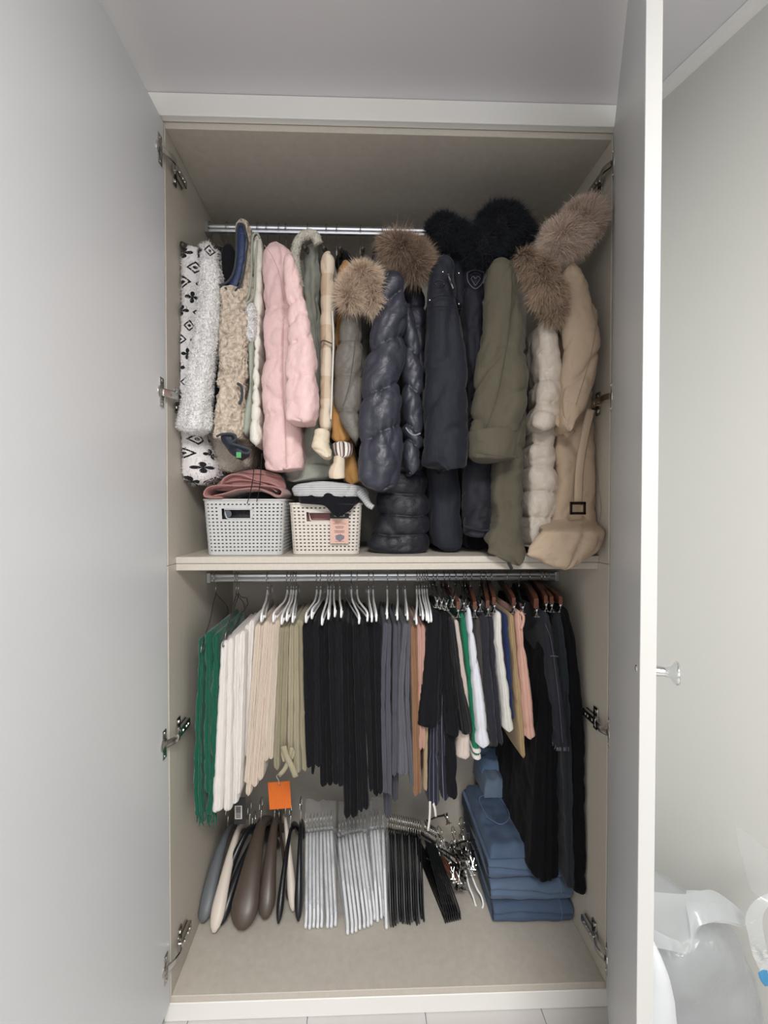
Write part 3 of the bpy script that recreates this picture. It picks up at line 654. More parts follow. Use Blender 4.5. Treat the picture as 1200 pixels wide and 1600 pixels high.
bodyof('hem_lining', g, NAVY, [(677, 342, 368), (690, 343, 374), (700, 350, 389), (708, 356, 388), (716, 366, 372)], .010, .08, rt=.008, rb=.01, wr=.002, seed=8, nr=20)
pathpart('hem_binding', g, BIND, [(338, 682), (348, 678), (366, 679), (369, 686), (362, 692), (378, 698), (391, 703), (388, 708), (378, 707)], .0028, .004, n=40)
V, F = box((-.006, -.001, -.007), (.006, .001, .007), .0005); c = P(373, 711, .0); put('care_tag', V + c, F, cloth((96, 170, 110)), g, smooth=False, label='small green tag')
# 5 sage-bound quilted vest
SAGE = nylon((158, 166, 152), .6); CREAM = nylon((232, 228, 217), .5)
g = gthing('vest', 'cream quilted vest with sage binding and a white fleece panel', 'vest', 400, .07, 1.35)
bodyof('body', g, CREAM, [(364, 396, 409), (380, 393, 411), (430, 396, 410), (500, 397, 408), (560, 396, 407), (620, 394, 407), (655, 391, 408), (685, 388, 409), (697, 393, 406)], .055, .30, wr=.001, disp=quilt([380, 420, 455, 490, 520, 548, 576, 604, 632, 660, 697], .055, .006, slant=.006, puck=.002, seed=9), nr=140, seed=9)
bodyof('fleece_panel', g, PL, [(468, 380, 400), (500, 379, 401), (528, 381, 400), (533, 384, 397)], .035, .05, wr=.002, seed=10, nr=24, fur=(1500, .005, .0009))
bodyof('side_panel_cloth', g, SAGE, [(530, 387, 398), (600, 388, 396), (650, 381, 393), (672, 378, 390), (680, 379, 387)], .04, .14, wr=.001, seed=11, nr=30)
pathpart('binding', g, SAGE, [(406, 372), (401, 364), (395, 370), (393, 400), (392, 440), (387, 466), (379, 476)], .0028, .045, n=40)
pathpart('binding', g, SAGE, [(402, 376), (399, 410), (398, 445), (394, 466), (381, 478)], .0026, .040, n=40)
# 6 pink down jacket
PINK = nylon((231, 196, 194), .5, .06, 50, .4, .3)
g = gthing('down_jacket', 'pale pink down jacket with a puffed sleeve hanging in front', 'jacket', 450, .05, 1.2)
bodyof('body', g, PINK, [(369, 415, 438), (385, 409, 454), (430, 408, 464), (470, 407, 468), (540, 409, 462), (600, 407, 462), (660, 407, 470), (712, 408, 474), (728, 409, 475), (733, 411, 474)], .035, .42, rt=.04, rb=.004, hem=.006, ef=.75, wr=.003, disp=quilt([369, 478, 562, 648, 735], .035, .010, slant=.004, puck=.006, seed=13, vert=.35), nr=140, nf=30, cr=.004, seed=13)
bodyof('body_back', g, PINK, [(640, 470, 499), (672, 469, 494), (690, 467, 482), (698, 466, 474)], .15, .25, wr=.003, seed=14, nr=24)
bodyof('sleeve', g, PINK, [(392, 441, 456), (420, 443, 466), (460, 446, 476), (500, 450, 484), (540, 448, 492), (580, 444, 497), (620, 443, 498), (650, 446, 498), (658, 448, 497)], -.045, .10, rt=.03, rb=.004, hem=.005, ef=.8, wr=.004, disp=quilt([392, 470, 530, 585, 662], -.04, .008, slant=-.01, puck=.008, seed=15), nr=120, nf=30, seed=15, folds=1.2, fold_amp=.003)
stitch(g, [(443, 505), (442, 560), (443, 620), (446, 680), (447, 726)], .018, (205, 165, 165)); stitch(g, [(413, 383), (425, 400), (437, 430), (443, 470)], .012, (205, 165, 165))
# 7 sage jacket with cream hood
SG = nylon((152, 154, 143), .55, .08, 40, .35, .3)
g = gthing('hooded_jacket', 'sage grey jacket with a cream fleece hood, behind the pink jacket', 'jacket', 480, .14, 1.2)
bodyof('body', g, SG, [(376, 480, 497), (400, 474, 501), (450, 470, 503), (520, 482, 504), (600, 492, 504), (650, 488, 505), (680, 470, 512), (712, 450, 536), (738, 438, 530)], .13, .34, rt=.03, wr=.004, folds=2, fold_amp=.005, cr=.006, seed=16, ef=.7)
bodyof('hem', g, SG, [(724, 437, 540), (734, 432, 548), (744, 440, 536), (753, 444, 474)], .11, .2, rt=.01, rb=.01, wr=.002, folds=14, fold_amp=.0014, seed=17, nr=20, nf=60)
pathpart('hood', g, fleece((226, 220, 206), 170, .2, .05), [(468, 450), (463, 425), (461, 400), (466, 378), (478, 367), (491, 368), (498, 382)], .0125, .10, n=44, sides=16, fur=(1200, .003, .0008))
# 8 plaid quilted jacket
PLAID = plaid_mat()
g = gthing('quilted_jacket', 'slim beige plaid quilted jacket with a thick cream cuff', 'jacket', 510, .05, 1.3)
bodyof('sleeve', g, PLAID, [(388, 504, 521), (400, 501, 523), (450, 501, 524), (540, 499, 522), (620, 498, 520), (660, 497, 518), (676, 500, 514)], .03, .34, wr=.001, disp=quilt([388, 432, 487, 540, 594, 640, 676], .03, .005, slant=.008, puck=.003, seed=18), nr=120, seed=18)
bodyof('cuff', g, nylon((224, 209, 184), .6), [(670, 488, 514), (676, 487, 516), (698, 485, 516), (704, 490, 519), (715, 504, 519)], .005, .08, rt=.003, rb=.003, wr=.002, seed=19, nr=40, disp=quilt([660, 684, 708, 730], .0, .004, slant=.012, puck=.003, seed=19, px=500))
pathpart('piping', g, cloth((235, 232, 226)), [(519, 486), (521, 530), (519, 600), (517, 655)], .0022, .028, n=30)
pathpart('snap_loop', g, cloth((90, 86, 84)), [(500, 535), (506, 532), (514, 535), (519, 537)], .0018, .022, n=20)
# 9 mustard coat
MU = cloth((190, 142, 84), .75, 600)
g = gthing('coat', 'mustard coat with a striped lining showing at the turned cuff', 'coat', 545, .1, 1.2)
bodyof('body', g, MU, [(402, 529, 549), (420, 525, 551), (480, 524, 548), (540, 522, 534), (600, 522, 532), (640, 521, 545), (690, 524, 556), (730, 528, 564), (752, 533, 568), (757, 540, 560)], .10, .34, wr=.003, folds=1, fold_amp=.003, cr=.006, seed=20)
bodyof('sleeve', g, MU, [(610, 521, 527), (640, 517, 536), (670, 515, 546), (692, 517, 550)], .06, .05, wr=.003, folds=2, fold_amp=.004, seed=21, nr=40)
STR = stripes_mat('striped_lining', [(0, (235, 228, 222)), (.34, (120, 104, 98)), (.5, (235, 228, 222)), (.62, (186, 160, 150)), (.8, (70, 60, 60))], .022)
bodyof('cuff_lining', g, STR, [(690, 517, 551), (700, 518, 552), (712, 522, 549), (716, 526, 542)], .052, .05, rt=.006, rb=.006, wr=.002, seed=22, nr=20, nf=30)
bodyof('belt_end', g, PLAID, [(712, 520, 540), (722, 520, 540), (728, 516, 540), (744, 511, 540), (748, 512, 540)], .05, .04, rt=.002, rb=.002, wr=.001, folds=1, fold_amp=.001, seed=23, nr=24)
g2 = gthing('coat', 'black coat whose collar shows above the mustard coat', 'coat', 540, .2, 1.3)
bodyof('body', g2, BLK, [(386, 531, 546), (398, 527, 551), (425, 528, 552), (520, 530, 548), (600, 532, 548), (720, 560, 572)], .2, .25, seed=24)
# 10 olive grey down jacket
OG = nylon((110, 105, 98), .5, .08, 45, .4, .3)
g = gthing('down_jacket', 'olive-grey quilted down jacket with a sandy fur-trimmed hood', 'jacket', 545, .05, 1.25)
bodyof('shoulder', g, OG, [(394, 562, 578), (402, 556, 584), (430, 551, 588), (470, 550, 586), (560, 556, 574), (660, 552, 566)], .13, .32, wr=.002, seed=25)
bodyof('sleeve', g, OG, [(470, 545, 562), (490, 534, 566), (530, 526, 568), (580, 519, 567), (625, 521, 566), (655, 532, 563), (680, 547, 562), (690, 553, 560)], .02, .13, rt=.03, ef=.8, wr=.002, disp=quilt([470, 529, 584, 640, 692], .02, .009, slant=-.002, bow=.004, puck=.004, seed=26), nr=120, nf=26, seed=26)
stitch(g, [(557, 520), (552, 560), (546, 600), (536, 635)], .008, (80, 76, 70))
FTAN = furmat((146, 116, 98), (216, 190, 166), (250, 236, 218))
furpart(g, FTAN, [(566, 440, .0, .040, .045, .040, .2), (550, 458, .0, .030, .04, .040, .2), (580, 460, .0, .020, .035, .050, -.1)], 18000, .024, wdt=.0006, seed=31, label='sandy brown fur trim')
# 11 glossy navy puffer
NV = nylon((52, 53, 65), .42, .1, 40, .5, .26)
g = gthing('down_jacket', 'glossy slate-navy puffer jacket with wide square quilting', 'jacket', 600, .05, 1.2)
bodyof('sleeve', g, NV, [(418, 601, 622), (440, 596, 630), (470, 592, 634), (500, 585, 636), (535, 576, 634), (580, 568, 629), (640, 563, 629), (700, 561, 631), (740, 560, 628), (757, 568, 624), (767, 580, 616)], -.03, .15, rt=.03, rb=.02, ef=.75, wr=.002, cr=.003, disp=quilt([418, 462, 530, 606, 674, 770], -.03, .016, slant=-.020, puck=.010, seed=32, px=598), nr=170, nf=34, seed=32)
bodyof('body', g, NV, [(470, 632, 644), (500, 628, 650), (545, 627, 658), (600, 629, 662), (650, 630, 662), (685, 632, 660), (715, 630, 658), (742, 634, 652)], .02, .40, rt=.03, ef=.8, wr=.002, disp=quilt([470, 545, 606, 668, 690, 745], .02, .013, slant=.016, puck=.007, seed=33, px=645), nr=150, nf=26, seed=33)
for q in ((578, 768), (603, 770)): pass
pathpart('cord', g, cloth((150, 150, 160)), [(634, 668), (640, 676), (648, 680), (657, 677)], .0018, -.002, n=20)
# brown-fur navy jacket
MN = nylon((42, 43, 54), .5, .1, 45, .4, .3)
g = gthing('down_jacket', 'matte navy quilted jacket with a long-haired brown fur hood trim', 'jacket', 640, .1, 1.2)
bodyof('shoulder', g, MN, [(436, 634, 656), (448, 630, 663), (480, 633, 666), (540, 645, 667), (600, 655, 667), (700, 650, 664)], .08, .36, wr=.002, disp=quilt([436, 474, 508, 545, 590], .08, .008, puck=.004, seed=34), nr=90, seed=34)
bodyof('hood', g, MN, [(367, 592, 603), (376, 585, 612), (400, 580, 624), (440, 585, 628), (470, 590, 626)], .10, .22, rt=.02, wr=.003, seed=35, nr=40)
FBR = furmat((72, 56, 48), (136, 112, 95), (206, 182, 158))
furpart(g, FBR, [(628, 396, .01, .038, .05, .028, .3), (650, 408, .01, .034, .045, .038, .2), (612, 386, .02, .022, .035, .016, .2)], 18000, .028, wdt=.0006, seed=41, label='long brown fur trim')
# long black down coat standing on the shelf
g = gthing('long_down_coat', 'long black down coat with horizontal quilting, its hem folded on the shelf', 'coat', 625, .12)
bodyof('body', g, nylon((26, 27, 35), .5, .1, 45, .45, .25), [(700, 596, 664), (740, 592, 668), (775, 588, 671), (810, 592, 672), (835, 582, 673), (852, 576, 673), (862, 582, 672), (867, 590, 668)], .10, .36, rt=.02, rb=.012, ef=.5, wr=.002, disp=quilt([700, 735, 771, 806, 838, 870], .10, .012, bow=-.004, puck=.004, seed=36, px=630), nr=120, nf=40, seed=36)
# 12 navy parka
PK = cloth((31, 33, 42), .7, 700, .1, .12, spec=.3)
g = gthing('parka', 'smooth navy parka with a black fur trim, ring and strap on the sleeve', 'coat', 700, .06, 1.25)
bodyof('sleeve', g, PK, [(391, 684, 704), (402, 676, 713), (430, 671, 719), (475, 668, 722), (520, 666, 728), (580, 665, 736), (640, 663, 738), (690, 661, 737), (722, 660, 736), (731, 664, 734)], -.03, .14, rt=.04, rb=.006, ef=.85, wr=.002, cr=.006, seed=42, nr=80, hem=.012)
bodyof('body', g, PK, [(410, 680, 722), (500, 676, 730), (640, 672, 732), (735, 668, 720), (765, 672, 722), (800, 673, 723), (845, 678, 724), (862, 688, 720)], .12, .36, wr=.003, seed=43, ef=.6)
bodyof('hood', g, PK, [(378, 705, 722), (395, 702, 728), (440, 704, 729), (480, 712, 726)], .07, .12, wr=.002, seed=44, nr=30)
stitch(g, [(670, 470), (680, 464), (696, 462), (712, 465), (721, 471)], -.038, (22, 22, 30), .0011); stitch(g, [(668, 481), (690, 479), (722, 483)], -.038, (22, 22, 30), .0009)
# ring and strap
rg = [P(687 + 8 * math.cos(a), 444 + 5.5 * math.sin(a), -.042) for a in np.linspace(0, 2 * PI, 25)]
put('ring', *tube(np.array(rg), .0013, 6, (0, 1, 0))[:2], metal((40, 40, 46), .3), g)
pathpart('strap', g, nylon((20, 20, 26), .3), [(700, 426), (703, 436), (707, 447), (709, 452)], .0015, -.040, n=12, r2=.0045)
for x, y in ((679.5, 443), (694.5, 443.5), (692, 425), (717, 427), (671.5, 469), (717, 475), (717.5, 389)):
    c = P(x, y, -.040 if x != 717.5 else .06); fixn(put('snap', *lathe(c, (0, -1, 0), [(0, .0022), (.0015, .002), (.002, .001)], 10), CHROME, g))
FBL = furmat((14, 16, 20), (26, 29, 36), (52, 56, 66), .6)
furpart(g, FBL, [(692, 366, .05, .050, .06, .042, .1), (715, 372, .05, .030, .05, .035, .2)], 11000, .018, wdt=.0006, seed=45, label='black fur trim')
# 13 black parka with large black fur
P2 = cloth((32, 32, 40), .7, 650, .1, .12, spec=.3)
g = gthing('parka', 'black parka with a very large black fur trim and a round patch on the arm', 'coat', 745, .08, 1.22)
bodyof('sleeve', g, P2, [(398, 728, 760), (415, 723, 763), (450, 722, 762), (500, 726, 758), (560, 732, 754), (620, 738, 750), (700, 738, 748)], .05, .36, rt=.03, wr=.003, folds=1, fold_amp=.004, cr=.006, seed=46)
bodyof('lower_sleeve', g, P2, [(690, 728, 770), (720, 727, 776), (770, 725, 777), (815, 724, 772), (832, 726, 769), (840, 732, 764)], .07, .14, rt=.02, rb=.008, wr=.004, cr=.006, seed=47)
pathpart('cuff_edge', g, P2, [(725, 822), (740, 826), (756, 829), (771, 828)], .0035, .066, n=24)
bodyof('body', g, BLK, [(700, 722, 760), (800, 724, 764), (850, 730, 760), (862, 736, 756)], .2, .26, wr=.003, seed=48)
def patch(cx, cy, Y, r):
    sh = [P(cx + r * x, cy + r * y, Y) for x, y in ((-1, -.75), (-.95, .1), (-.6, .75), (0, 1.15), (.6, .75), (.95, .1), (1, -.75), (.5, -1.0), (0, -1.08), (-.5, -1.0), (-1, -.75))]
    mb = MB(); mb.add(*tube(smoothpath(sh, 50), .0011, 6, (0, 1, 0)))
    mb.add(*tube(smoothpath([P(cx + r * x, cy + r * y, Y) for x, y in ((-.55, -.05), (-.3, -.35), (0, -.05), (.3, -.35), (.55, -.05), (.3, .35), (0, .75), (-.3, .35), (-.55, -.05))], 30), .0009, 6, (0, 1, 0)))
    for k in range(7):
        a = -2.5 + k * .3; c = P(cx + r * .72 * math.cos(a), cy + r * .75 * math.sin(a), Y); mb.add(*box(c - .0011, c + .0011, .0003))
    return mb.put('arm_patch', nylon((92, 92, 104), .3), g, label='embossed shield patch')
patch(743, 436, .047, 13)
furpart(g, FBL, [(782, 360, .05, .072, .07, .066, .1), (755, 385, .04, .050, .06, .060, .1), (808, 378, .06, .042, .06, .055, .1)], 22000, .024, wdt=.0006, seed=50, label='very large black fur trim')
# 14 olive coat
OL = cloth((94, 88, 75), .85, 420, .1, .2, spec=.2)
g = gthing('coat', 'olive green cotton coat with a wide turned cuff, hem reaching past the shelf edge', 'coat', 790, .05, 1.2)
bodyof('sleeve', g, OL, [(398, 775, 794), (404, 768, 801), (430, 764, 810), (480, 759, 820), (540, 752, 833), (590, 747, 838), (630, 744, 835), (655, 742, 826), (676, 741, 819)], -.03, .12, rt=.03, rb=.004, ef=.8, wr=.0025, folds=1.3, fold_amp=.004, cr=.006, seed=52, nr=110, nf=30)
bodyof('cuff', g, OL, [(668, 739, 819), (676, 738, 820), (698, 738, 817), (711, 737, 813), (718, 742, 811)], -.04, .13, rt=.005, rb=.006, ef=.8, wr=.003, seed=53, nr=30, nf=30)
bodyof('body', g, OL, [(560, 790, 830), (640, 780, 828), (720, 778, 826), (770, 774, 826), (800, 778, 826), (840, 766, 826, .01, .16), (862, 762, 826, .0, .05), (874, 782, 824, -.002, .036), (884, 800, 820, -.002, .034)], .03, .38, rt=.02, rb=.008, ef=.7, wr=.004, folds=1.2, fold_amp=.005, cr=.006, seed=54, nr=110)
stitch(g, [(800, 405), (801, 450), (797, 510), (789, 560), (777, 620), (760, 668)], -.036, (70, 68, 52))
stitch(g, [(738, 706), (770, 711), (812, 716)], -.046, (70, 68, 52))
c = P(797, 884, -.006); V, F = box((-.004, -.002, -.010), (.004, .002, .010), .001); a = -.5
Rm = np.array([[math.cos(a), 0, math.sin(a)], [0, 1, 0], [-math.sin(a), 0, math.cos(a)]]); put('zip_pull', V @ Rm.T + c, F, plastic((40, 40, 42)), g, smooth=False)
# 15 cream puffer
CP = nylon((200, 188, 175), .45, .06, 50, .4, .3)
g = gthing('down_jacket', 'cream down jacket with a mottled brown rabbit-fur collar', 'jacket', 855, .06, 1.2)
bodyof('sleeve', g, CP, [(495, 842, 864), (515, 840, 872), (560, 840, 880), (600, 841, 884), (635, 838, 881), (660, 832, 872), (674, 842, 858)], .0, .13, rt=.02, rb=.012, ef=.8, wr=.003, disp=quilt([495, 592, 628, 676], .0, .010, slant=.002, puck=.007, seed=55, px=860), nr=110, nf=26, seed=55)
bodyof('body', g, CP, [(640, 846, 868), (680, 832, 870), (720, 828, 873), (770, 828, 876), (805, 826, 868), (835, 827, 850), (856, 828, 834)], .05, .36, rt=.02, rb=.02, ef=.6, wr=.004, disp=quilt([640, 694, 730, 768, 808, 860], .05, .011, slant=.002, puck=.008, seed=56, px=850), nr=120, nf=30, seed=56)
FRB = furmat((92, 72, 60), (160, 134, 114), (228, 206, 180))
furpart(g, FRB, [(824, 412, -.01, .024, .035, .030, -.6), (842, 428, -.01, .034, .04, .036, -.4), (856, 458, -.02, .040, .045, .040, .1), (864, 484, -.01, .028, .035, .036, .1)], 15000, .022, wdt=.0006, seed=60, label='mottled brown fur collar', flow=(0, -.2, -.5))
# 16 khaki trench parka
TR = nylon((186, 164, 142), .6, .06, 30, .3, .25)
g = gthing('belted_coat', 'khaki belted coat with blush fur trim beside the right side panel', 'coat', 910, .06, 1.2)
bodyof('sleeve', g, TR, [(405, 886, 908), (425, 880, 916), (450, 877, 926), (490, 880, 942), (540, 883, 945), (585, 881, 936), (630, 876, 920), (660, 878, 904), (674, 884, 895)], -.03, .12, rt=.03, rb=.012, ef=.75, wr=.0025, folds=1, fold_amp=.003, cr=.006, seed=62, nr=90, nf=26)
bodyof('body', g, TR, [(560, 895, 934), (620, 888, 934), (660, 872, 937), (740, 876, 943), (790, 870, 948), (815, 866, 950), (835, 852, 950, .03, .2)], .04, .36, rt=.02, rb=.01, ef=.6, wr=.003, folds=1.6, fold_amp=.005, cr=.006, seed=63, nr=100, nf=34)
bodyof('skirt', g, TR, [(798, 880, 950, .05, .3), (815, 862, 951, .03, .15), (832, 842, 951, -.02, .062), (850, 832, 948, -.02, .062), (866, 827, 934, -.02, .060), (880, 850, 912, -.02, .058), (891, 875, 893, -.018, .05)], .0, .06, rt=.008, rb=.012, ef=.8, wr=.005, folds=1.2, fold_amp=.004, cr=.006, seed=64, nr=60, nf=40)
pathpart('belt', g, TR, [(923, 640), (914, 680), (906, 730), (903, 790)], .0028, .010, n=30, r2=.0110)
pathpart('belt', g, TR, [(868, 652), (880, 664), (892, 680)], .0028, .010, n=12, r2=.014)
mb = MB()
for a, b, c_, d in ((891, 784, 915, 788.5), (891, 800, 915, 804), (890, 784, 894, 804), (911, 784, 915, 804)):
    p, q = P(a, d, .005), P(c_, b, .005); mb.add(*box((p[0], .002, p[2]), (q[0], .006, q[2]), .001))
mb.put('buckle', metal((62, 48, 44), .35), g, smooth=False, label='dark brown square buckle')
stitch(g, [(934, 480), (930, 520), (922, 560), (910, 600), (900, 632)], -.036, (150, 128, 108)); stitch(g, [(924, 650), (932, 700), (936, 760), (939, 800), (930, 838)], .03, (150, 128, 108))
FPK = furmat((190, 160, 146), (224, 200, 184), (240, 224, 210))
furpart(g, FPK, [(880, 378, .0, .066, .06, .052, -.5), (908, 350, .0, .056, .06, .055, -.6), (864, 392, .0, .036, .05, .036, -.3)], 26000, .020, wdt=.0006, clump=40, seed=66, label='blush beige fur trim')
# ================================================================== BASKETS ON THE SHELF
def basket(px0, px1, pyt, pyb, cols, rows, mat, label, Yf, dep, tag=False, bx0=None, bx1=None):
    z0 = ZS + .001; a = P(px0, pyb, Yf); b = P(px1, pyb, Yf); zt = float(P((px0 + px1) / 2, pyt, Yf)[2])
    xa, xb = a[0], b[0]; tp = .92; cxm = (xa + xb) / 2; W_ = xb - xa; H_ = zt - z0
    g = thing('basket', label, 'basket', (cxm, Yf + dep / 2, z0), 'plastic baskets on the shelf')
    rc = .018; mb = MB()
    def ringpt(u, v, ins=0.):
        """u in 0..1 round the rounded rectangle, v height 0..1"""
        k = tp + (1 - tp) * v; w2, d2 = W_ / 2 * k - ins, dep / 2 * k - ins; r = rc
        segs = [2 * w2 - 2 * r, PI / 2 * r, 2 * d2 - 2 * r, PI / 2 * r] * 2; L = sum(segs); s = (u % 1) * L; i = 0
        while s > segs[i] and i < 7: s -= segs[i]; i += 1
        cs = [(-w2 + r, -d2), (w2 - r, -d2 + r), (w2, -d2 + r), (w2 - r, d2 - r), (w2 - r, d2), (-w2 + r, d2 - r), (-w2, d2 - r), (-w2 + r, -d2 + r)]
        if i == 0: x, y = cs[0][0] + s, -d2
        elif i == 2: x, y = w2, -d2 + r + s
        elif i == 4: x, y = w2 - r - s, d2
        elif i == 6: x, y = -w2, d2 - r - s
        else:
            c0 = {1: (w2 - r, -d2 + r, -PI / 2), 3: (w2 - r, d2 - r, 0), 5: (-w2 + r, d2 - r, PI / 2), 7: (-w2 + r, -d2 + r, PI)}[i]
            t = c0[2] + s / r; x, y = c0[0] + r * math.cos(t), c0[1] + r * math.sin(t)
        return cxm + x, Yf + dep / 2 + y, z0 + H_ * v
    per = 2 * (W_ + dep) - 8 * rc + 2 * PI * rc; nc = int(cols * per / (W_ - rc * .5)); N = nc; v0, v1 = .05, .95
    # u breakpoints: bar / hole alternating
    us = []
    for i in range(N): us += [(i + .25) / N, (i + .75) / N]
    vs = []
    for j in range(rows): vs += [v0 + (v1 - v0) * (j + .34) / rows, v0 + (v1 - v0) * (j + .68) / rows]
    vv = [0, .02] + vs + [.965, 1.0]
    shift = -.011 / per
    grid = [[ringpt(u + shift, v) for u in us] for v in vv]; nu = len(us); V = [p for r in grid for p in r]; F = []
    fr = (W_ - 2 * rc) * tp / per
    for i in range(len(vv) - 1):
        for j in range(nu):
            hole = (j % 2 == 0) and 2 <= i < 2 + 2 * rows - 1 and i % 2 == 0
            u = us[j] / fr; v = (vv[i] + vv[i + 1]) / 2
            hand = abs(u - .47) < .235 and .66 < v < .83 and us[j] < fr
            frame = abs(u - .47) < .27 and .62 < v < .87 and us[j] < fr
            if hand or (hole and not frame): continue
            F.append([i * nu + j, i * nu + (j + 1) % nu, (i + 1) * nu + (j + 1) % nu, (i + 1) * nu + j])
    o = put('wall', V, F, mat, g, smooth=False); m = o.modifiers.new('thickness', 'SOLIDIFY'); m.thickness = .0022; m.offset = 0
    rim = np.array([ringpt(u, 1.0, -.0015) for u in np.linspace(0, 1, 90)]); put('rim', *tube(rim, .0028, 8, (0, 0, 1), .0022)[:2], mat, g)
    # handle rim, front
    hv = [(.235, .83), (-.235, .83), (-.21, .68), (-.185, .66), (.185, .66), (.21, .68), (.235, .83)]
    hp_ = np.array([ringpt(max(.001, (.47 + a_) * fr), v_, -.001) for a_, v_ in hv]); put('handle_rim', *tube(smoothpath(hp_, 60) if False else hp_, .0018, 6, (0, 1, 0))[:2], mat, g)
    bt = [ringpt(u, 0, .0) for u in np.linspace(0, 1, 60)[:-1]]; n = len(bt)
    Vb = bt + [(x, y, z + .003) for x, y, z in bt]; Fb = [list(range(n))[::-1], list(range(n, 2 * n))] + [[i, (i + 1) % n, n + (i + 1) % n, n + i] for i in range(n)]
    put('bottom', Vb, Fb, mat, g, smooth=False)
    return g, zt, cxm, W_
BG = plastic((196, 196, 194), .5); BB = plastic((214, 206, 196), .5)
g, zt1, cx1, w1 = basket(317, 444, 781, 860, 19, 14, BG, 'light grey slotted plastic basket holding pink blankets, left of the two', .075, .22)
g2, zt2, cx2, w2 = basket(452, 565, 787, 857, 16, 13, BB, 'warm white slotted plastic basket with a pink paper label, right of the two', .09, .22)
# pink paper label
PT = cloth((222, 184, 170), .8); c0, c1 = P(516, 849, .086), P(545, 811, .086); zt_ = P(520, 806, .086)[2]
lb = bx('paper_label', (c0[0], .0840, c0[2]), (c1[0], .0848, zt_), PT, g2, .0004, label='pink printed paper label')
hd = bx('label_header', (c0[0] - .0005, .0834, zt_ - .007), (c1[0] + .0005, .0842, zt_ + .006), cloth((52, 60, 58)), lb)
def text(s, size, loc, mat, parent, rot=(PI / 2, 0, 0), name='lettering', align='CENTER'):
    cu = bpy.data.curves.new('t', 'FONT'); cu.body = s; cu.size = size; cu.extrude = .0002; cu.align_x = align; cu.align_y = 'CENTER'; cu.resolution_u = 2
    o = bpy.data.objects.new('t', cu); COL.objects.link(o); dg = bpy.context.evaluated_depsgraph_get(); me = bpy.data.meshes.new_from_object(o.evaluated_get(dg))
    bpy.data.objects.remove(o); V = np.array([v.co for v in me.vertices]); F = [list(p.vertices) for p in me.polygons]
    R = np.array(__import__('mathutils').Euler(rot).to_matrix()); return put(name, V @ R.T + np.array(loc), F, mat, parent, smooth=False)
xm = (c0[0] + c1[0]) / 2
text('reBauCIS', .0078, (xm, .0830, zt_ + .000), cloth((232, 232, 228)), lb)
lines = MB()
for k, (zf, wd) in enumerate(((.86, .5), (.80, .7), (.70, .45), (.66, .5), (.62, .4), (.52, .6), (.48, .5), (.44, .55), (.08, .5))):
    zz = c0[2] + (zt_ - .008 - c0[2]) * zf; hw_ = (c1[0] - c0[0]) / 2 * wd; lines.add(*box((xm - hw_, .0836, zz - .0006), (xm + hw_, .0841, zz + .0006)))
lines.put('small_print', cloth((150, 110, 104)), lb, smooth=False, kind='stuff')
bz = c0[2] + .012; q = MB(); q.add(np.array([(xm - .011, .0836, bz + .009), (xm + .001, .0836, bz + .003), (xm + .013, .0836, bz + .008), (xm + .013, .0836, bz + .001), (xm + .001, .0836, bz - .007), (xm - .010, .0836, bz - .001), (xm + .002, .0836, bz + .013)]), [[0, 1, 4, 5], [1, 2, 3, 4], [0, 6, 2, 1]])
q.put('basket_picture', cloth((128, 124, 134)), lb, smooth=False)
# contents
def fold(name, label, cat, px, mat, rows, Yf, dep, group=None, **k):
    V, F, uv, G = loft(rows, Yf, dep, **k); return put(name, V, F, mat, None, uv=uv, label=label, cat=cat, group=group)
BLN = cloth((184, 134, 128), .95, 300, .4, .12)
def layers(sd, n=3, a=.006):
    return lambda Sx, Vd, Pp, fr: -a * (np.abs(np.sin((Pp[..., 2] * 110 + 1.2 * Sx * math.sin(sd) + fbm(Pp, 12, sd)) * 1.)) < .22) * fr
g = thing('blanket', 'dusty pink fleece blanket folded in loops on top of the grey basket', 'blanket', (float(P(380, 780, .06)[0]), .15, zt1), 'pink blankets on the grey basket')
def ribbon(pts, Y, half, th, name='fold_layer'):
    w_ = smoothpath([P(a, b, Y) + [0, half, 0] for a, b in pts], 60); V, F, uv = tube(w_, half, 16, (0, 1, 0), th); V += (.0012 * fbm(V, 30, 3))[:, None]; put(name, V, F, BLN, g, uv=uv)
ribbon([(332, 775), (350, 771), (372, 765), (398, 763), (418, 769), (430, 775), (438, 774), (440, 767), (430, 761), (400, 758), (370, 759), (345, 758), (325, 761), (318, 769), (320, 776), (345, 777)], .058, .09, .0050)
ribbon([(344, 757), (350, 747), (362, 741), (376, 742), (400, 750), (424, 755), (436, 761)], .066, .09, .0052)
ribbon([(352, 753), (372, 750), (396, 752), (420, 760), (432, 768)], .07, .09, .0045)
fold('folded_clothes', 'black slab standing for the dark gap under the pink blanket folds', 'clothes', 395, cloth((24, 24, 30)), [(767, 380, 425), (775, 365, 436), (783, 350, 438)], .10, .16, seed=70, nr=20)  # black slab put in as the shade of the gap under the folds
fold('blanket', 'upper dusty pink blanket, loosely rolled behind the curly vest hem', 'blanket', 390, cloth((160, 116, 112), .95, 300, .4, .12), [(733, 372, 428), (744, 350, 440), (756, 338, 445), (768, 330, 446)], .08, .2, rt=.02, rb=.006, ef=.35, wr=.004, disp=layers(2, a=.008), seed=71, nr=50, nf=60)
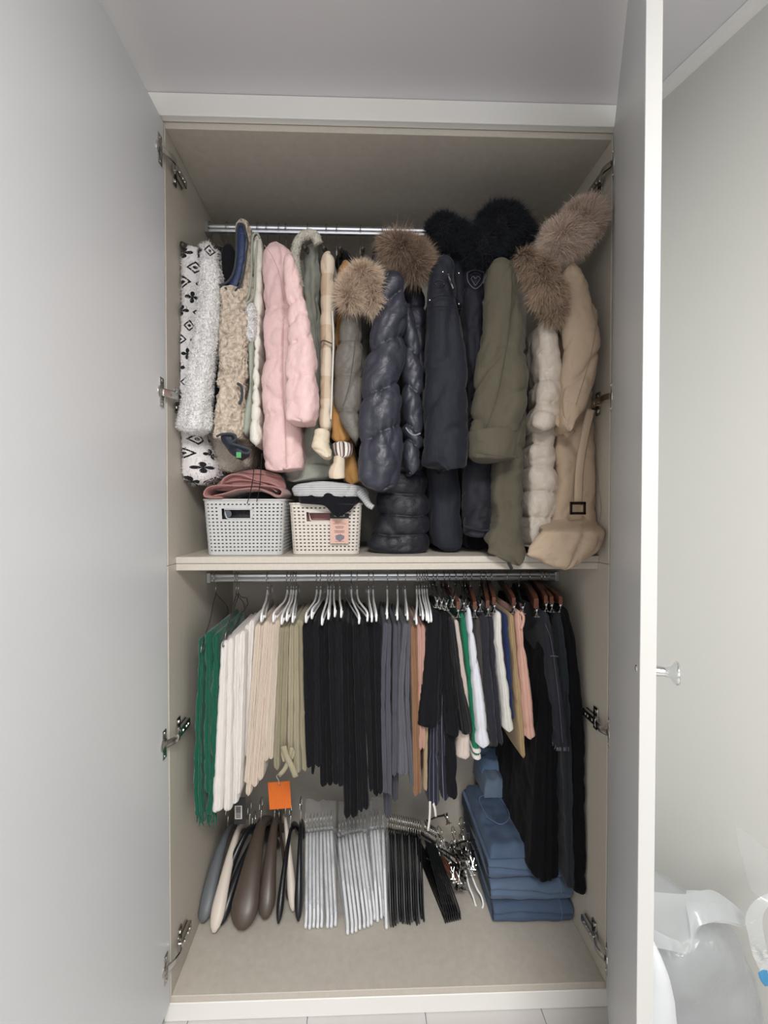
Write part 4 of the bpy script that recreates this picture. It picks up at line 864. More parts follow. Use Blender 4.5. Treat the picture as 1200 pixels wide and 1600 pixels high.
# inner dark contents seen through the slots
fold('folded_clothes', 'dark folded clothes packed inside the grey basket', 'clothes', 380, cloth((60, 58, 62)), [(786, 330, 436), (800, 328, 436), (830, 330, 434), (856, 334, 430)], .10, .17, wr=.004, seed=72, ef=.4)
fold('folded_clothes', 'dusty pink folded clothes packed inside the warm white basket', 'clothes', 510, cloth((176, 128, 126)), [(790, 462, 556), (800, 461, 557), (830, 462, 556), (853, 464, 553)], .115, .17, wr=.004, seed=73, ef=.4)
KN = stripes_mat('ribbed_knit', [(0, (190, 190, 190)), (.6, (160, 160, 162))], .006, 1)
fold('knit_sweater', 'pale grey ribbed knit sweater lying across the warm white basket', 'sweater', 510, KN, [(752, 468, 540), (757, 455, 560), (764, 450, 574), (771, 452, 578), (777, 454, 580)], .06, .2, rt=.012, rb=.006, ef=.35, wr=.005, seed=74, nr=40, nf=70)
kt = bpy.data.objects['knit_sweater']
pt = [P(562, 768, .07), P(570, 778, .065), P(576, 788, .06), P(583, 793, .055)]
V, F, uv = tube(smoothpath(pt, 24), np.linspace(.013, .007, 24), 12, (0, 1, 0)); put('sleeve', V, F, KN, kt, uv=uv)
BK2 = cloth((18, 19, 26), .95)
fold('black_scarf', 'black cloth spilling over the front of the warm white basket', 'cloth', 520, BK2, [(768, 478, 560), (776, 462, 566), (786, 466, 562, .05, .1), (790, 506, 556, .045, .035), (797, 514, 550, .045, .03), (804, 519, 540, .045, .03), (809, 523, 532, .045, .03)], .06, .18, rt=.012, rb=.008, ef=.5, wr=.004, folds=2, fold_amp=.004, seed=75, nr=60, nf=60)
# black strings
s = gthing('drawstring', 'thin black double cord dangling before the grey basket', 'cord', 400, .03, zt1)
pathpart('cord', s, cloth((20, 20, 22)), [(398, 695), (396, 740), (391, 770), (386, 787)], .0011, .055, n=30, sides=5)
pathpart('cord', s, cloth((20, 20, 22)), [(409, 708), (407, 745), (405, 765), (401, 784)], .0011, .055, n=30, sides=5)
# clothing tag glimpsed in the basket handle
c = P(356, 803, .078); fixn(put('price_tag', *lathe(c, (0, -1, 0), [(0, .010), (.0008, .010)], 20), cloth((90, 96, 104)), None, smooth=False, label='round grey paper tag showing through the grey basket handle', cat='tag'))
# ================================================================== LOWER COMPARTMENT: RAIL
ORD = ['first', 'second', 'third', 'fourth', 'fifth', 'sixth', 'seventh', 'eighth', 'ninth', 'tenth', 'eleventh', 'twelfth', 'thirteenth', 'fourteenth', 'fifteenth', 'sixteenth', 'seventeenth', 'eighteenth', 'nineteenth', 'twentieth']
WPL = plastic((246, 246, 246), .45); GWIRE = metal((150, 150, 150), .4); BWIRE = plastic((22, 24, 26), .35)
def hookpts(X, z, tailz, r=.0175):
    return np.array([(X, RY + r * math.cos(q), z + r * math.sin(q)) for q in np.linspace(PI * 1.15, -PI * .30, 14)] + [(X, RY + r * .5, z - r * .95), (X, RY, z - r * 1.6), (X, RY, tailz)])
def trouser_hanger(hx, ex, ey, label, group, mat=WPL, Ye=.085, neck=.042, r=.0030, curl=.022, hooky=904):
    X = float(P(hx, hooky, RY)[0]); E = P(ex, ey, Ye); ze = E[2] + r; zn = RZ2 - neck; xb = max(2 * X - E[0], -HW + .006)
    t = thing('trouser_hanger', label, 'hanger', (X, RY, ze), group)
    fixn(put('hook', *tube(hookpts(X, RZ2, zn + .002), .0013, 6, (1, 0, 0))[:2], STEEL, t))
    mb = MB()
    f = smoothpath([(X, RY, zn + .004), (X * .97 + E[0] * .03, RY - .012, zn - .010), (X * .8 + E[0] * .2, RY - .05, zn - .022), (X * .45 + E[0] * .55, RY - .115, zn - (zn - ze) * .5), (E[0], Ye + .010, ze + .020), (E[0], Ye, ze + .004), (E[0], Ye + .006, ze - .001), (E[0] + .001, Ye + .017, ze + .003), (E[0] + .002, Ye + curl, ze + .012)], 34)
    mb.add(*tube(f, r, 7, (1, 0, 0)))
    b = smoothpath([(X, RY, zn + .002), (X * .8 + xb * .2, RY + .05, zn - .02), (xb, .47, ze + .03), (xb, .485, ze + .006), (xb, .465, ze), (X, RY, ze), (E[0], Ye + .05, ze)], 34)
    mb.add(*tube(b, r * .9, 7, (1, 0, 0)))
    fixn(mb.put('frame', mat, t)); return t
gw = 'white slim trouser hangers'
trouser_hanger(337, 314, 1021, 'large grey wire hanger under the green scarf', 'grey wire hangers', GWIRE, .05, .05, .0016, .03)
trouser_hanger(369, 348, 1012, 'large grey wire hanger under the white trousers, left of two', 'grey wire hangers', GWIRE, .06, .05, .0016, .03)
trouser_hanger(372.5, 352, 1000, 'large grey wire hanger under the white trousers, right of two', 'grey wire hangers', GWIRE, .075, .05, .0016, .03)
for sets, where in ((((418, 408, 973), (449, 427, 973), (455, 440, 977), (458.5, 448, 972), (463, 457, 974)), 'above the beige and khaki trousers'),
                    (((495, 478, 974), (501, 487, 968), (512.5, 503, 978), (516.5, 513, 969), (522, 523, 965), (531, 533, 966), (549, 561, 976), (558, 574, 972), (576, 581, 973), (583, 588, 972)), 'above the black trousers'),
                    (((605, 605, 968), (621, 621, 970), (633, 637, 970)), 'above the grey trousers'),
                    (((651, 651, 977), (655, 661, 970), (659.5, 667, 971), (663, 670, 974), (667, 674, 973)), 'above the brown and pink trousers')):
    for i, (a, b, c) in enumerate(sets):
        trouser_hanger(a, b, c, 'white slim trouser hanger, %s from the left %s' % (ORD[i], where), gw, Ye=.085)

def hang(name, label, cat, mat, strips, Yf=.105, depth=.28, pn='leg', group=None, **k):
    px = strips[0][1]; x = P(px, 1000, Yf)[0]; zb = min(P(s[-2], s[-3], Yf)[2] for s in strips)
    kk = dict(nr=70, nf=16, ns=6, wr=.0007, cr=.0012, ef=1.1, rb=.006, hem=.004); kk.update(k)
    if len(strips) == 1:
        s = strips[0]; rows = rows_of(s)
        V, F, uv, G = loft(rows, Yf, depth, seed=int(px), **dict(dict(rt=.012), **kk)); return put(name, V, F, mat, None, uv=uv, label=label, cat=cat, group=group)
    g = thing(name, label, cat, (x, Yf + depth / 2, zb), group)
    for j, s in enumerate(strips):
        V, F, uv, G = loft(rows_of(s), Yf + .004 * (j % 2), depth - .01 * (j % 2), seed=int(px) + j, **dict(dict(rt=.012), **kk)); put(pn, V, F, mat, g, uv=uv)
    return g
def rows_of(s):
    if len(s) == 6:
        yt, a, b, yb, c, d = s; o = []
        for t in (0, .1, .35, .7, .93, 1):
            l, r = a + (c - a) * t, b + (d - b) * t; bl = .10 * (r - l) * math.sin(t * PI) ; o.append((yt + (yb - yt) * t, l - bl * .3, r + bl * .3))
        return o
    return [tuple(s[i:i + 3]) for i in range(0, len(s), 3)]
# green scarf
GR = cloth((22, 94, 72), .95, 350, .3, .25)
g = thing('scarf', 'long green fringed scarf folded over a grey wire hanger at the left', 'scarf', (float(P(322, 1290, .08)[0]), .2, float(P(322, 1285, .08)[2])))
for s in ((996, 309, 322, 1060, 307, 321, 1150, 305, 318, 1230, 304, 318, 1272, 308, 320), (988, 319, 333, 1060, 320, 334, 1150, 320, 333, 1230, 322, 333, 1238, 324, 332), (992, 329, 344, 1060, 332, 344, 1150, 331, 343, 1220, 328, 342, 1270, 322, 336)):
    V, F, uv, G = loft(rows_of(s), .075, .30, nr=90, nf=26, wr=.003, folds=1.6, fold_amp=.003, lay=2, lay_amp=.008, rt=.012, rb=.01, hem=.006, seed=s[1]); put('fold', V, F, GR, g, uv=uv)
for i in range(16):
    x = 308 + i * 1.9; y = 1262 + RNG.uniform(-3, 6); yy = .082 + .05 * RNG.random()
    w_ = smoothpath([P(x, y, yy), P(x + RNG.uniform(-2, 2), y + 12, yy), P(x + RNG.uniform(-3, 3), y + 20 + RNG.uniform(0, 6), yy)], 8)
    put('fringe', *tube(w_, np.linspace(.0035, .0012, 8), 6, (0, 1, 0))[:2], GR, g)
# trousers
WT = cloth((226, 220, 215), .9, 500, .2, .08); BT = cloth((210, 196, 180), .9, 500, .2, .1); KT = cloth((152, 144, 120), .88, 500, .2, .12); KT2 = cloth((166, 157, 132), .88, 500, .2, .12)
L2 = dict(lay=3, lay_amp=.0065, nf=32); L3 = dict(lay=4, lay_amp=.0065, nf=40)
hang('trousers', 'white trousers with rounded hem seam, leftmost of the pale trousers', 'trousers', WT, [(1000, 346, 358, 1266, 330, 349), (996, 356, 367, 1264, 349, 363)], .07, .32, lay=2, lay_amp=.004, nf=22)
hang('trousers', 'white trousers just right of the leftmost white pair', 'trousers', WT, [(990, 366, 377, 1252, 359, 374), (985, 374, 386, 1237, 366, 378)], .085, .32, **L2)
hang('trousers', 'off-white trousers falling in narrow folds beside the beige pairs', 'trousers', WT, [(975, 383, 391, 1228, 370, 381), (968, 389, 400, 1180, 378, 390)], .12, .32, **L2)
hang('trousers', 'beige trousers with pale pocket lining hanging lowest of the beige pairs', 'trousers', BT, [(974, 399, 410, 1222, 381, 392), (974, 408, 417, 1240, 383, 394)], .10, .3, **L2)
hang('trousers', 'pinkish beige trousers, the middle beige pair', 'trousers', cloth((212, 195, 180), .9, 500, .2, .1), [(970, 412, 424, 1226, 392, 404), (970, 422, 431, 1216, 401, 413)], .095, .3, **L3)
hang('trousers', 'beige trousers with a folded cuff, the shortest beige pair', 'trousers', BT, [(968, 428, 434, 1187, 412, 421), (968, 432, 439, 1184, 419, 428)], .10, .3, **L2)
hang('trousers', 'greyish khaki trousers, leftmost khaki pair', 'trousers', KT, [(978, 437, 446, 1200, 427, 438), (978, 444, 454, 1176, 437, 449)], .10, .3, **L2)
hang('trousers', 'khaki trousers with tie straps, the middle khaki pair', 'trousers', KT2, [(974, 452, 461, 1180, 448, 459), (974, 459, 468, 1206, 458, 470)], .10, .3, **L2)
hang('trousers', 'light khaki trousers beside the black ones', 'trousers', KT2, [(968, 462, 475, 1202, 471, 481)], .12, .3, **L3)
tt = [o for o in COL.objects if o.get('label') == 'khaki trousers with tie straps, the middle khaki pair'][0]
def strap(pts, Y, wd, parent, mat, name='tie_strap'):
    w_ = smoothpath([P(a, b, Y + (i % 2) * .002) for i, (a, b) in enumerate(pts)], 16); V, F, uv = tube(w_, .0016, 6, (0, 1, 0), wd); fixn(put(name, V, F, mat, parent, uv=uv))
strap([(443, 1166), (448, 1182), (456, 1198), (462, 1214)], .085, .0085, tt, KT2); strap([(456, 1168), (452, 1184), (446, 1200), (437, 1211)], .092, .0065, tt, KT2); strap([(444, 1168), (441, 1178), (444, 1190)], .094, .004, tt, KT2); strap([(455, 1168), (459, 1176), (456, 1186)], .094, .004, tt, KT2)
# black trousers
bk = [cloth(c, .9, 500, .06, .15, spec=.2) for c in ((21, 21, 25), (26, 26, 30), (17, 17, 21))]
bl = ['leftmost black trousers, ending highest of the black pairs', 'second black trousers from the left, with a strap end hanging', 'third black trousers from the left, hem rounded', 'fourth black trousers from the left', 'fifth black trousers from the left, beside the longest pair',
      'longest black trousers, hem almost touching the wrapped hangers', 'seventh black trousers from the left, second longest', 'eighth black trousers from the left', 'ninth black trousers from the left', 'rightmost black trousers, beside the grey pairs']
bs = [[(974, 472, 482, 1196, 478, 489), (974, 481, 490, 1206, 486, 492)], [(970, 488, 498, 1195, 491, 504)], [(976, 497, 508, 1226, 500, 513), (976, 506, 513, 1224, 511, 521)], [(970, 511, 524, 1222, 519, 530)], [(968, 523, 535, 1225, 528, 538)],
      [(970, 533, 544, 1276, 537, 549), (974, 542, 551, 1274, 547, 560)], [(976, 550, 560, 1266, 558, 568), (976, 558, 566, 1262, 566, 577)], [(974, 565, 576, 1234, 576, 584)], [(974, 575, 585, 1241, 582, 592)], [(974, 583, 596, 1238, 589, 599)]]
for i, (l, s) in enumerate(zip(bl, bs)): hang('trousers', l, 'trousers', bk[i % 3], s, .10 + .006 * (i % 3), .3, **L2)
# grey trousers
g1 = cloth((88, 88, 98), .85, 500, .1, .1); g2_ = cloth((98, 98, 106), .85, 500, .1, .1); g3 = cloth((74, 76, 84), .85, 500, .1, .1)
hang('trousers', 'slate grey trousers, leftmost of the grey pairs', 'trousers', g1, [(972, 599, 607, 1080, 593, 602, 1236, 597, 606), (972, 605, 612, 1080, 601, 611, 1240, 604, 613)], .10, .3, **L2)
hang('trousers', 'darker grey trousers whose legs reach lowest of the grey ones', 'trousers', g3, [(976, 602, 610, 1276, 600, 612), (976, 612, 620, 1250, 613, 623)], .16, .24, **L2)
hang('trousers', 'grey trousers in the middle of the grey pairs', 'trousers', g1, [(972, 614, 621, 1210, 611, 620), (972, 620, 627, 1200, 617, 624)], .11, .28, **L2)
hang('trousers', 'light grey wide-leg trousers with a deep stitched hem', 'trousers', g2_, [(972, 630, 638, 1080, 621, 632, 1150, 620, 637, 1208, 618, 642), (972, 636, 642, 1080, 632, 640, 1225, 640, 648)], .10, .26, **L2)
# brown, pink, beige
hang('trousers', 'caramel brown trousers beside the grey ones', 'trousers', cloth((150, 112, 84), .88, 500, .2, .12), [(978, 641, 648, 1240, 645, 654), (978, 646, 652, 1236, 652, 659)], .10, .28, **L2)
hang('trousers', 'dusty pink trousers beside the caramel pair', 'trousers', cloth((200, 158, 146), .88, 500, .2, .12), [(976, 651, 658, 1170, 653, 659), (976, 657, 664, 1168, 658, 664)], .105, .28, **L2)
hang('trousers', 'sand beige trousers seen low between the pink pair and black skirt', 'trousers', cloth((190, 168, 134), .88, 500, .2, .12), [(980, 663, 669, 1232, 661, 668)], .13, .28, **L2)
hang('trousers', 'dark brown trousers seen behind the pink hem', 'trousers', cloth((62, 48, 44), .88), [(980, 668, 674, 1196, 655, 661)], .15, .2)
# clip hangers
WOODM, wnt, wb = base('brown_wood', (104, 62, 46), .42, 0, .5)
mp, n_, mx_ = varcol(wnt, wb, (112, 68, 50), 0, 18, stretch=(8, .6, 8), col2=(76, 44, 32))
def clip_mesh(c, R=None, s=1.):
    mb = MB(); R = np.eye(3) if R is None else R
    for q in (-1, 1):
        a = math.radians(17) * q
        for lo, hi, cc in (((-.0007, -.009, -.020), (.0007, .009, .012), (q * .0018, 0, 0)),):
            V, F = box(np.array(lo) * s, np.array(hi) * s, .0003); M_ = np.array([[math.cos(a), 0, math.sin(a)], [0, 1, 0], [-math.sin(a), 0, math.cos(a)]])
            mb.add((V @ M_.T + np.array(cc) * s) @ R.T + c, F)
        V, F = box(np.array((-.0035, -.010, -.0012)) * s, np.array((.0035, .010, .0012)) * s, .0004); mb.add((V + np.array((q * .0045, 0, -.018)) * s) @ R.T + c, F)
    V, F = lathe((0, 0, 0), (0, 1, 0), [(-.006 * s, .0028 * s), (.006 * s, .0028 * s)], 10); mb.add((V + np.array([0, 0, -.001])) @ R.T + c, F)
    return mb
def clip_hanger(hx, ex, ey, label, wood=True, hooky=902, Ye=.10, big=1.):
    X = float(P(hx, hooky, RY)[0]); E = P(ex, ey, Ye); z = E[2]; xb = 2 * X - E[0]; xb = min(xb, HW - .02)
    t = thing('clip_hanger', label, 'hanger', (X, RY, z), 'clip hangers on the lower rail')
    fixn(put('hook', *tube(hookpts(X, RZ2, z + .010), .0013, 6, (1, 0, 0))[:2], STEEL, t))
    hh = .013 * big if wood else .004; th = .006 * big if wood else .003
    ys = np.linspace(Ye, .47, 12); V = []
    for k, y in enumerate(ys):
        f = (y - Ye) / (.47 - Ye); x = E[0] + (xb - E[0]) * f; up = .006 * math.sin(f * PI) * (1 if wood else 0)
        e = .8 if k in (0, 11) else 1
        for a, b in ((-1, -.8), (-.8, -1), (.8, -1), (1, -.8), (1, .8), (.8, 1), (-.8, 1), (-1, .8)): V.append((x + a * th * e, y, z + up + b * hh * e))
    F = [[i * 8 + j, i * 8 + (j + 1) % 8, (i + 1) * 8 + (j + 1) % 8, (i + 1) * 8 + j] for i in range(11) for j in range(8)] + [list(range(8)), [88 + j for j in range(8)]]
    fixn(put('bar', V, F, WOODM if wood else BWIRE, t, smooth=False))
    for y, x in ((Ye + .012, E[0] + (xb - E[0]) * .03), (.45, xb)):
        clip_mesh(np.array([x, y, z - hh - .002])).put('clip', CHROME, t, smooth=False)
    return t
clips = [(676, 683, 936, 0), (682, 690, 938, 0), (693, 697, 940, 0), (701, 716, 946, 1), (711, 706, 935, 0), (723, 724, 940, 0), (727, 730, 944, 0), (735, 742, 946, 1), (750, 749, 942, 0), (757, 762, 944, 1), (766, 772, 939, 1), (790, 803, 940, 1), (811, 816, 946, 0), (825, 838, 943, 1), (843, 853, 937, 1), (848, 862, 938, 1), (855, 876, 938, 1)]
for i, (a, b, c, wd) in enumerate(clips):
    nm = ['leftmost', 'second from left', 'third from left', 'fourth from left', 'fifth from left', 'sixth from left', 'seventh from left', 'eighth from left', 'ninth from left', 'middle', 'eleventh from left', 'sixth from right', 'fifth from right', 'fourth from right', 'third from right', 'second from right', 'rightmost'][i]
    clip_hanger(a, b, c, '%s clip hanger with chrome clips, %s on the lower rail' % ('brown wooden' if wd else 'thin black', nm), bool(wd), big=1.35 if a == 825 else 1)
# skirts, shorts and trousers on the clip hangers
BKS = cloth((19, 19, 24), .85, 500, .06, .15, spec=.2); BKL = nylon((26, 26, 29), .45, .1, 30, .4, .2)
PIN = stripes_mat('pinstripe', [(0, (38, 40, 56)), (.9, (168, 168, 176)), (.98, (38, 40, 56))], .011)
s_ = lambda name, label, mat, st, Y=.10, d=.30, **k: hang(name, label, 'skirt' if 'skirt' in name else ('shorts' if 'short' in name else 'trousers'), mat, st, Y, d, pn='panel', **dict(dict(lay=2, lay_amp=.004, nf=26, cr=.0025), **k))
s_('shorts', 'wide black shorts hanging beside the pink trousers', BKS, [(956, 671, 690, 1010, 664, 692, 1060, 658, 693, 1136, 649, 694)], .09, .30, folds=2, fold_amp=.004)
ps = s_('pinstripe_trousers', 'navy pinstripe trousers with white tie ends below the black shorts', PIN, [(1000, 676, 694, 1150, 669, 686, 1256, 667, 688), (1000, 690, 698, 1150, 686, 697, 1250, 688, 703)], .14, .24)
for a, b in (((672, 1252), (669, 1298)), ((676, 1252), (681, 1276))):
    w_ = smoothpath([P(*a, .145), P((a[0] + b[0]) / 2 + 1, (a[1] + b[1]) / 2, .14), P(*b, .14)], 10); fixn(put('tie', *tube(w_, .0014, 6, (0, 1, 0), .0036)[:2], WT, ps))
s_('trousers', 'black trousers hanging lowest behind the pleated black skirt', BKS, [(958, 688, 702, 1100, 692, 712, 1246, 698, 716)], .12, .28)
s_('pleated_skirt', 'black pleated leather-look skirt left of the green one', BKL, [(962, 698, 709, 1050, 706, 722, 1146, 717, 741)], .085, .30, folds=3, fold_amp=.004)
s_('black_skirt', 'narrow black skirt between the black shorts and the pleated skirt', BKS, [(956, 688, 700, 1050, 691, 708, 1150, 698, 720)], .095, .26)
s_('skirt', 'blush beige skirt with a stitched waistband', cloth((214, 198, 188), .88), [(967, 706, 717, 1060, 716, 730, 1100, 720, 733, 1184, 712, 739)], .11, .30)
gg = s_('skirt', 'green skirt with two white stripes at the hem', cloth((20, 122, 88), .8), [(957, 716, 727, 1050, 728, 736, 1140, 735, 745, 1183, 739, 751)], .112, .26)
for y in (1171, 1181): 
    V, F, uv, G = loft([(y - 3, 737.6, 750.8), (y + 3, 738.3, 751.4)], .1095, .24, nr=6, rt=.001, rb=.001, wr=0); put('hem_stripe', V, F, WT, gg, uv=uv, label='white stripe')
s_('shorts', 'white skirt-shorts with a gathered waist beside the green skirt', cloth((226, 228, 236), .85), [(948, 728, 735, 985, 730, 740, 1050, 735, 751, 1110, 740, 760, 1165, 744, 767)], .095, .30)
s_('skirt', 'dark taupe skirt mostly hidden behind the white shorts', cloth((70, 66, 66), .85), [(964, 739, 751, 1060, 744, 756, 1140, 752, 765)], .11, .28)
s_('skirt', 'charcoal skirt right of the white shorts', cloth((42, 43, 52), .85), [(960, 750, 762, 1050, 756, 768, 1164, 766, 780), (960, 760, 770, 1050, 766, 776, 1162, 776, 788)], .10, .30)
s_('shorts', 'off-white shorts with a tucked waistband near the navy skirt', cloth((222, 220, 214), .85), [(955, 772, 783, 1003, 772, 785, 1012, 774, 786, 1060, 778, 794, 1142, 786, 805)], .09, .30)
s_('skirt', 'navy blue skirt showing narrowly beside the off-white shorts', cloth((40, 54, 98), .85), [(958, 783, 793, 1060, 791, 799, 1120, 797, 803)], .105, .28)
s_('skirt', 'tan khaki skirt with a stitched waistband', cloth((172, 148, 112), .85), [(958, 792, 803, 1060, 801, 813, 1130, 806, 820, 1182, 812, 822)], .10, .30)
pk = s_('skirt', 'pink skirt with a belt loop on its waistband', cloth((218, 172, 156), .8), [(954, 804, 817, 990, 806, 819, 1060, 812, 828, 1153, 819, 839)], .09, .30)
pathpart('waist_tie', pk, cloth((218, 172, 156), .8), [(814, 956), (818, 964), (817, 975), (814, 983)], .0028, .088, n=16, r2=.004)
dn = s_('denim_skirt', 'washed black denim skirt with a frayed hem', denim((34, 35, 42)), [(956, 846, 857, 1010, 852, 868, 1060, 858, 877, 1120, 866, 884, 1170, 870, 890)], .085, .34, folds=1.5, fold_amp=.004, wr=.003)
mb = MB()
for i in range(60):
    y_ = .09 + .30 * RNG.random()**1.5; c = P(869 + 20 * RNG.random(), 1168, .085); xx = c[0] if i < 30 else P(870, 1168, .085)[0]; yy = .083 if i < 30 else y_
    mb.add(*tube(np.array([(xx, yy, c[2] + .002), (xx + RNG.normal() * .002, yy - .001, c[2] - .008)]), .0004, 4, (0, 1, 0)))
o_ = mb.put('frayed_hem', cloth((128, 130, 140)), dn); o_['kind'] = 'stuff'
stitch(dn, [(860, 1025), (866, 1025), (872, 1026)], .078, (140, 142, 150)); stitch(dn, [(852, 975), (861, 1000), (868, 1050), (874, 1100), (879, 1160)], .078, (96, 98, 108))
LB = cloth((14, 14, 18), .9, 500, .04, .1, spec=.15)
s_('long_skirt', 'long black pleated skirt under the denim skirt, its wide side showing', LB, [(958, 848, 864, 1100, 842, 872, 1250, 836, 876, 1372, 828, 880)], .11, .44, folds=4, fold_amp=.006, wr=.004, ns=30, lay=2)
s_('long_skirt', 'long dark teal-grey trousers or skirt right of the denim skirt', cloth((40, 46, 52), .85), [(955, 866, 876, 1060, 874, 890, 1200, 877, 896, 1385, 884, 900)], .10, .40, folds=2, wr=.003)
s_('long_skirt', 'long black garment nearest the right side panel', LB, [(948, 872, 888, 1000, 884, 901, 1080, 890, 912, 1150, 893, 916, 1396, 897, 916)], .09, .42, folds=1.5, wr=.003, rb=.02)

# ================================================================== LOWER COMPARTMENT: FLOOR
FZ = ZB + .0015
def suit_hanger(ex, ey, tx, ty, rw, mat, label, Yt=.36, rh=.009, hook=True, rwn=None):
    rh = rh * 1.35
    """wide-shouldered hanger standing on the cabinet floor, one shoulder end towards the camera"""
    E = Pz(ex, ey, FZ + rh * .9); N = P(tx, ty, Yt); B = np.array([2 * N[0] - E[0], min(.555, 2 * N[1] - E[1]), FZ + rh]); up = N[2]
    t = thing('suit_hanger', label, 'hanger', (N[0], N[1], FZ))
    E = E + np.array([0, 0, rh])
    cp_ = smoothpath([E, E * .72 + N * .28 + [0, 0, .018], E * .35 + N * .65 + [0, 0, .022], N, B * .35 + N * .65 + [0, 0, .022], B * .72 + N * .28 + [0, 0, .012], B], 44)
    s = np.abs(np.linspace(-1, 1, 44)); rwn = rwn or rw * .36; w_ = rwn + (rw - rwn) * s**1.1; w_[[0, -1]] *= .2; w_[[1, -2]] *= .55; w_[[2, -3]] *= .75; w_[[3, -4]] *= .88; w_[[4, -5]] *= .95
    h_ = np.full(44, rh); h_[[0, -1]] *= .2; h_[[1, -2]] *= .7; h_[[2, -3]] *= .9
    V, F, uv = tube(cp_, w_, 14, (1, 0, 0), h_)
    V2 = V.copy(); V2[:, 0] = np.clip(V2[:, 0], -HW + .0015, HW); fixn(put('shoulders', V2, F, mat, t))
    if hook:
        hp_ = [N + [0, 0, -.002], N + [0, 0, .03], N + [0, .006, .045], N + [0, .022, .060], N + [0, .020, .082], N + [0, 0, .092], N + [0, -.020, .082], N + [0, -.024, .066]]
        fixn(put('hook', *tube(smoothpath(hp_, 26), .0016, 7, (1, 0, 0))[:2], CHROME, t))
    return t
# tube's first ref axis is across: swap so that the width runs sideways
_tube = tube
def suit_wrap(*a, **k):
    global tube
    tube = lambda pts, r, n=8, ref=(1, 0, 0), r2=None, cap=True: _tube(pts, r, n, ref, r2, cap)
    o = suit_hanger(*a, **k); tube = _tube; return o
BRN = plastic((84, 72, 64), .38); CRM = plastic((222, 210, 198), .45); BLP = plastic((26, 28, 33), .32); GRP = plastic((104, 108, 112), .45)
suit_wrap(316, 1448, 356, 1298, .028, GRP, 'grey wide-shouldered plastic hanger against the left side panel', Yt=.38)
suit_wrap(334, 1464, 373, 1296, .024, CRM, 'cream hanger standing behind the two curved black ones', Yt=.36)
suit_wrap(336, 1428, 390, 1296, .020, BLP, 'glossy black hanger crossing in front of the cream one', Yt=.34, rh=.010)
suit_wrap(345, 1452, 397, 1312, .018, BLP, 'black hanger leaning beside the large brown one', Yt=.35)
suit_wrap(377, 1462, 408, 1290, .047, BRN, 'large brown broad-shouldered hanger, the widest on the floor', Yt=.36, rh=.012)
suit_wrap(414, 1444, 429, 1288, .031, BRN, 'smaller brown broad-shouldered hanger right of the widest one', Yt=.37, rh=.011)
suit_wrap(435, 1450, 454, 1298, .013, BLP, 'narrow black hanger left of the second cream one', Yt=.35)
suit_wrap(458, 1430, 446, 1282, .016, CRM, 'cream hanger standing beside the wrapped white hangers', Yt=.38)
suit_wrap(466, 1446, 470, 1290, .015, BLP, 'dark hanger next to the wrapped white hangers', Yt=.34)
suit_wrap(450, 1412, 436, 1290, .008, plastic((66, 50, 42), .4), 'thin dark brown hanger hidden behind the cream one', Yt=.40)
# orange tag and barcode tag
c0 = P(419, 1265, .27); c1 = P(455, 1220, .27)
g = thing('hang_tag', 'square bright orange tag hanging from a hanger hook', 'tag', ((c0[0] + c1[0]) / 2, .27, c0[2]))
V, F = box((-.5, -.5, -.5), (.5, .5, .5), 0); V = V * [c1[0] - c0[0] - .004, .0012, c1[2] - c0[2] - .004]; a = .06; Rm = np.array([[math.cos(a), 0, -math.sin(a)], [0, 1, 0], [math.sin(a), 0, math.cos(a)]])
put('card', V @ Rm.T + (c0 + c1) / 2, F, cloth((232, 118, 48), .6, 900, 0, .04), g, smooth=False)
pathpart('string', g, CRM, [(436, 1227), (435, 1218), (432, 1214), (434, 1210), (438, 1214)], .0012, .266, n=20)
c = P(436, 1226, .2685); put('eyelet', *lathe(c, (0, -1, 0), [(0, .003), (.0006, .003)], 12), BLP, g, smooth=False)
c0 = P(366, 1288, .22); c1 = P(384, 1246, .22)
g = thing('hang_tag', 'black card tag with a white barcode sticker above the cream hanger', 'tag', ((c0[0] + c1[0]) / 2, .22, c0[2]))
bx('card', (c0[0], .22, c0[2]), (c1[0], .2212, c1[2]), plastic((40, 40, 42), .5), g)
s0 = P(367, 1280, .219); s1 = P(378, 1259, .219); bx('sticker', (s0[0], .2192, s0[2]), (s1[0], .2199, s1[2]), WT, g)
mb = MB(); zz = s0[2] + .003
while zz < s1[2] - .003: h = RNG.choice([.0005, .0009, .0014]); mb.add(*box((s0[0] + .003, .2188, zz), (s1[0] - .003, .2191, zz + h))); zz += h + RNG.choice([.0006, .001])
o_ = mb.put('barcode', BLP, g, smooth=False); o_['kind'] = 'stuff'
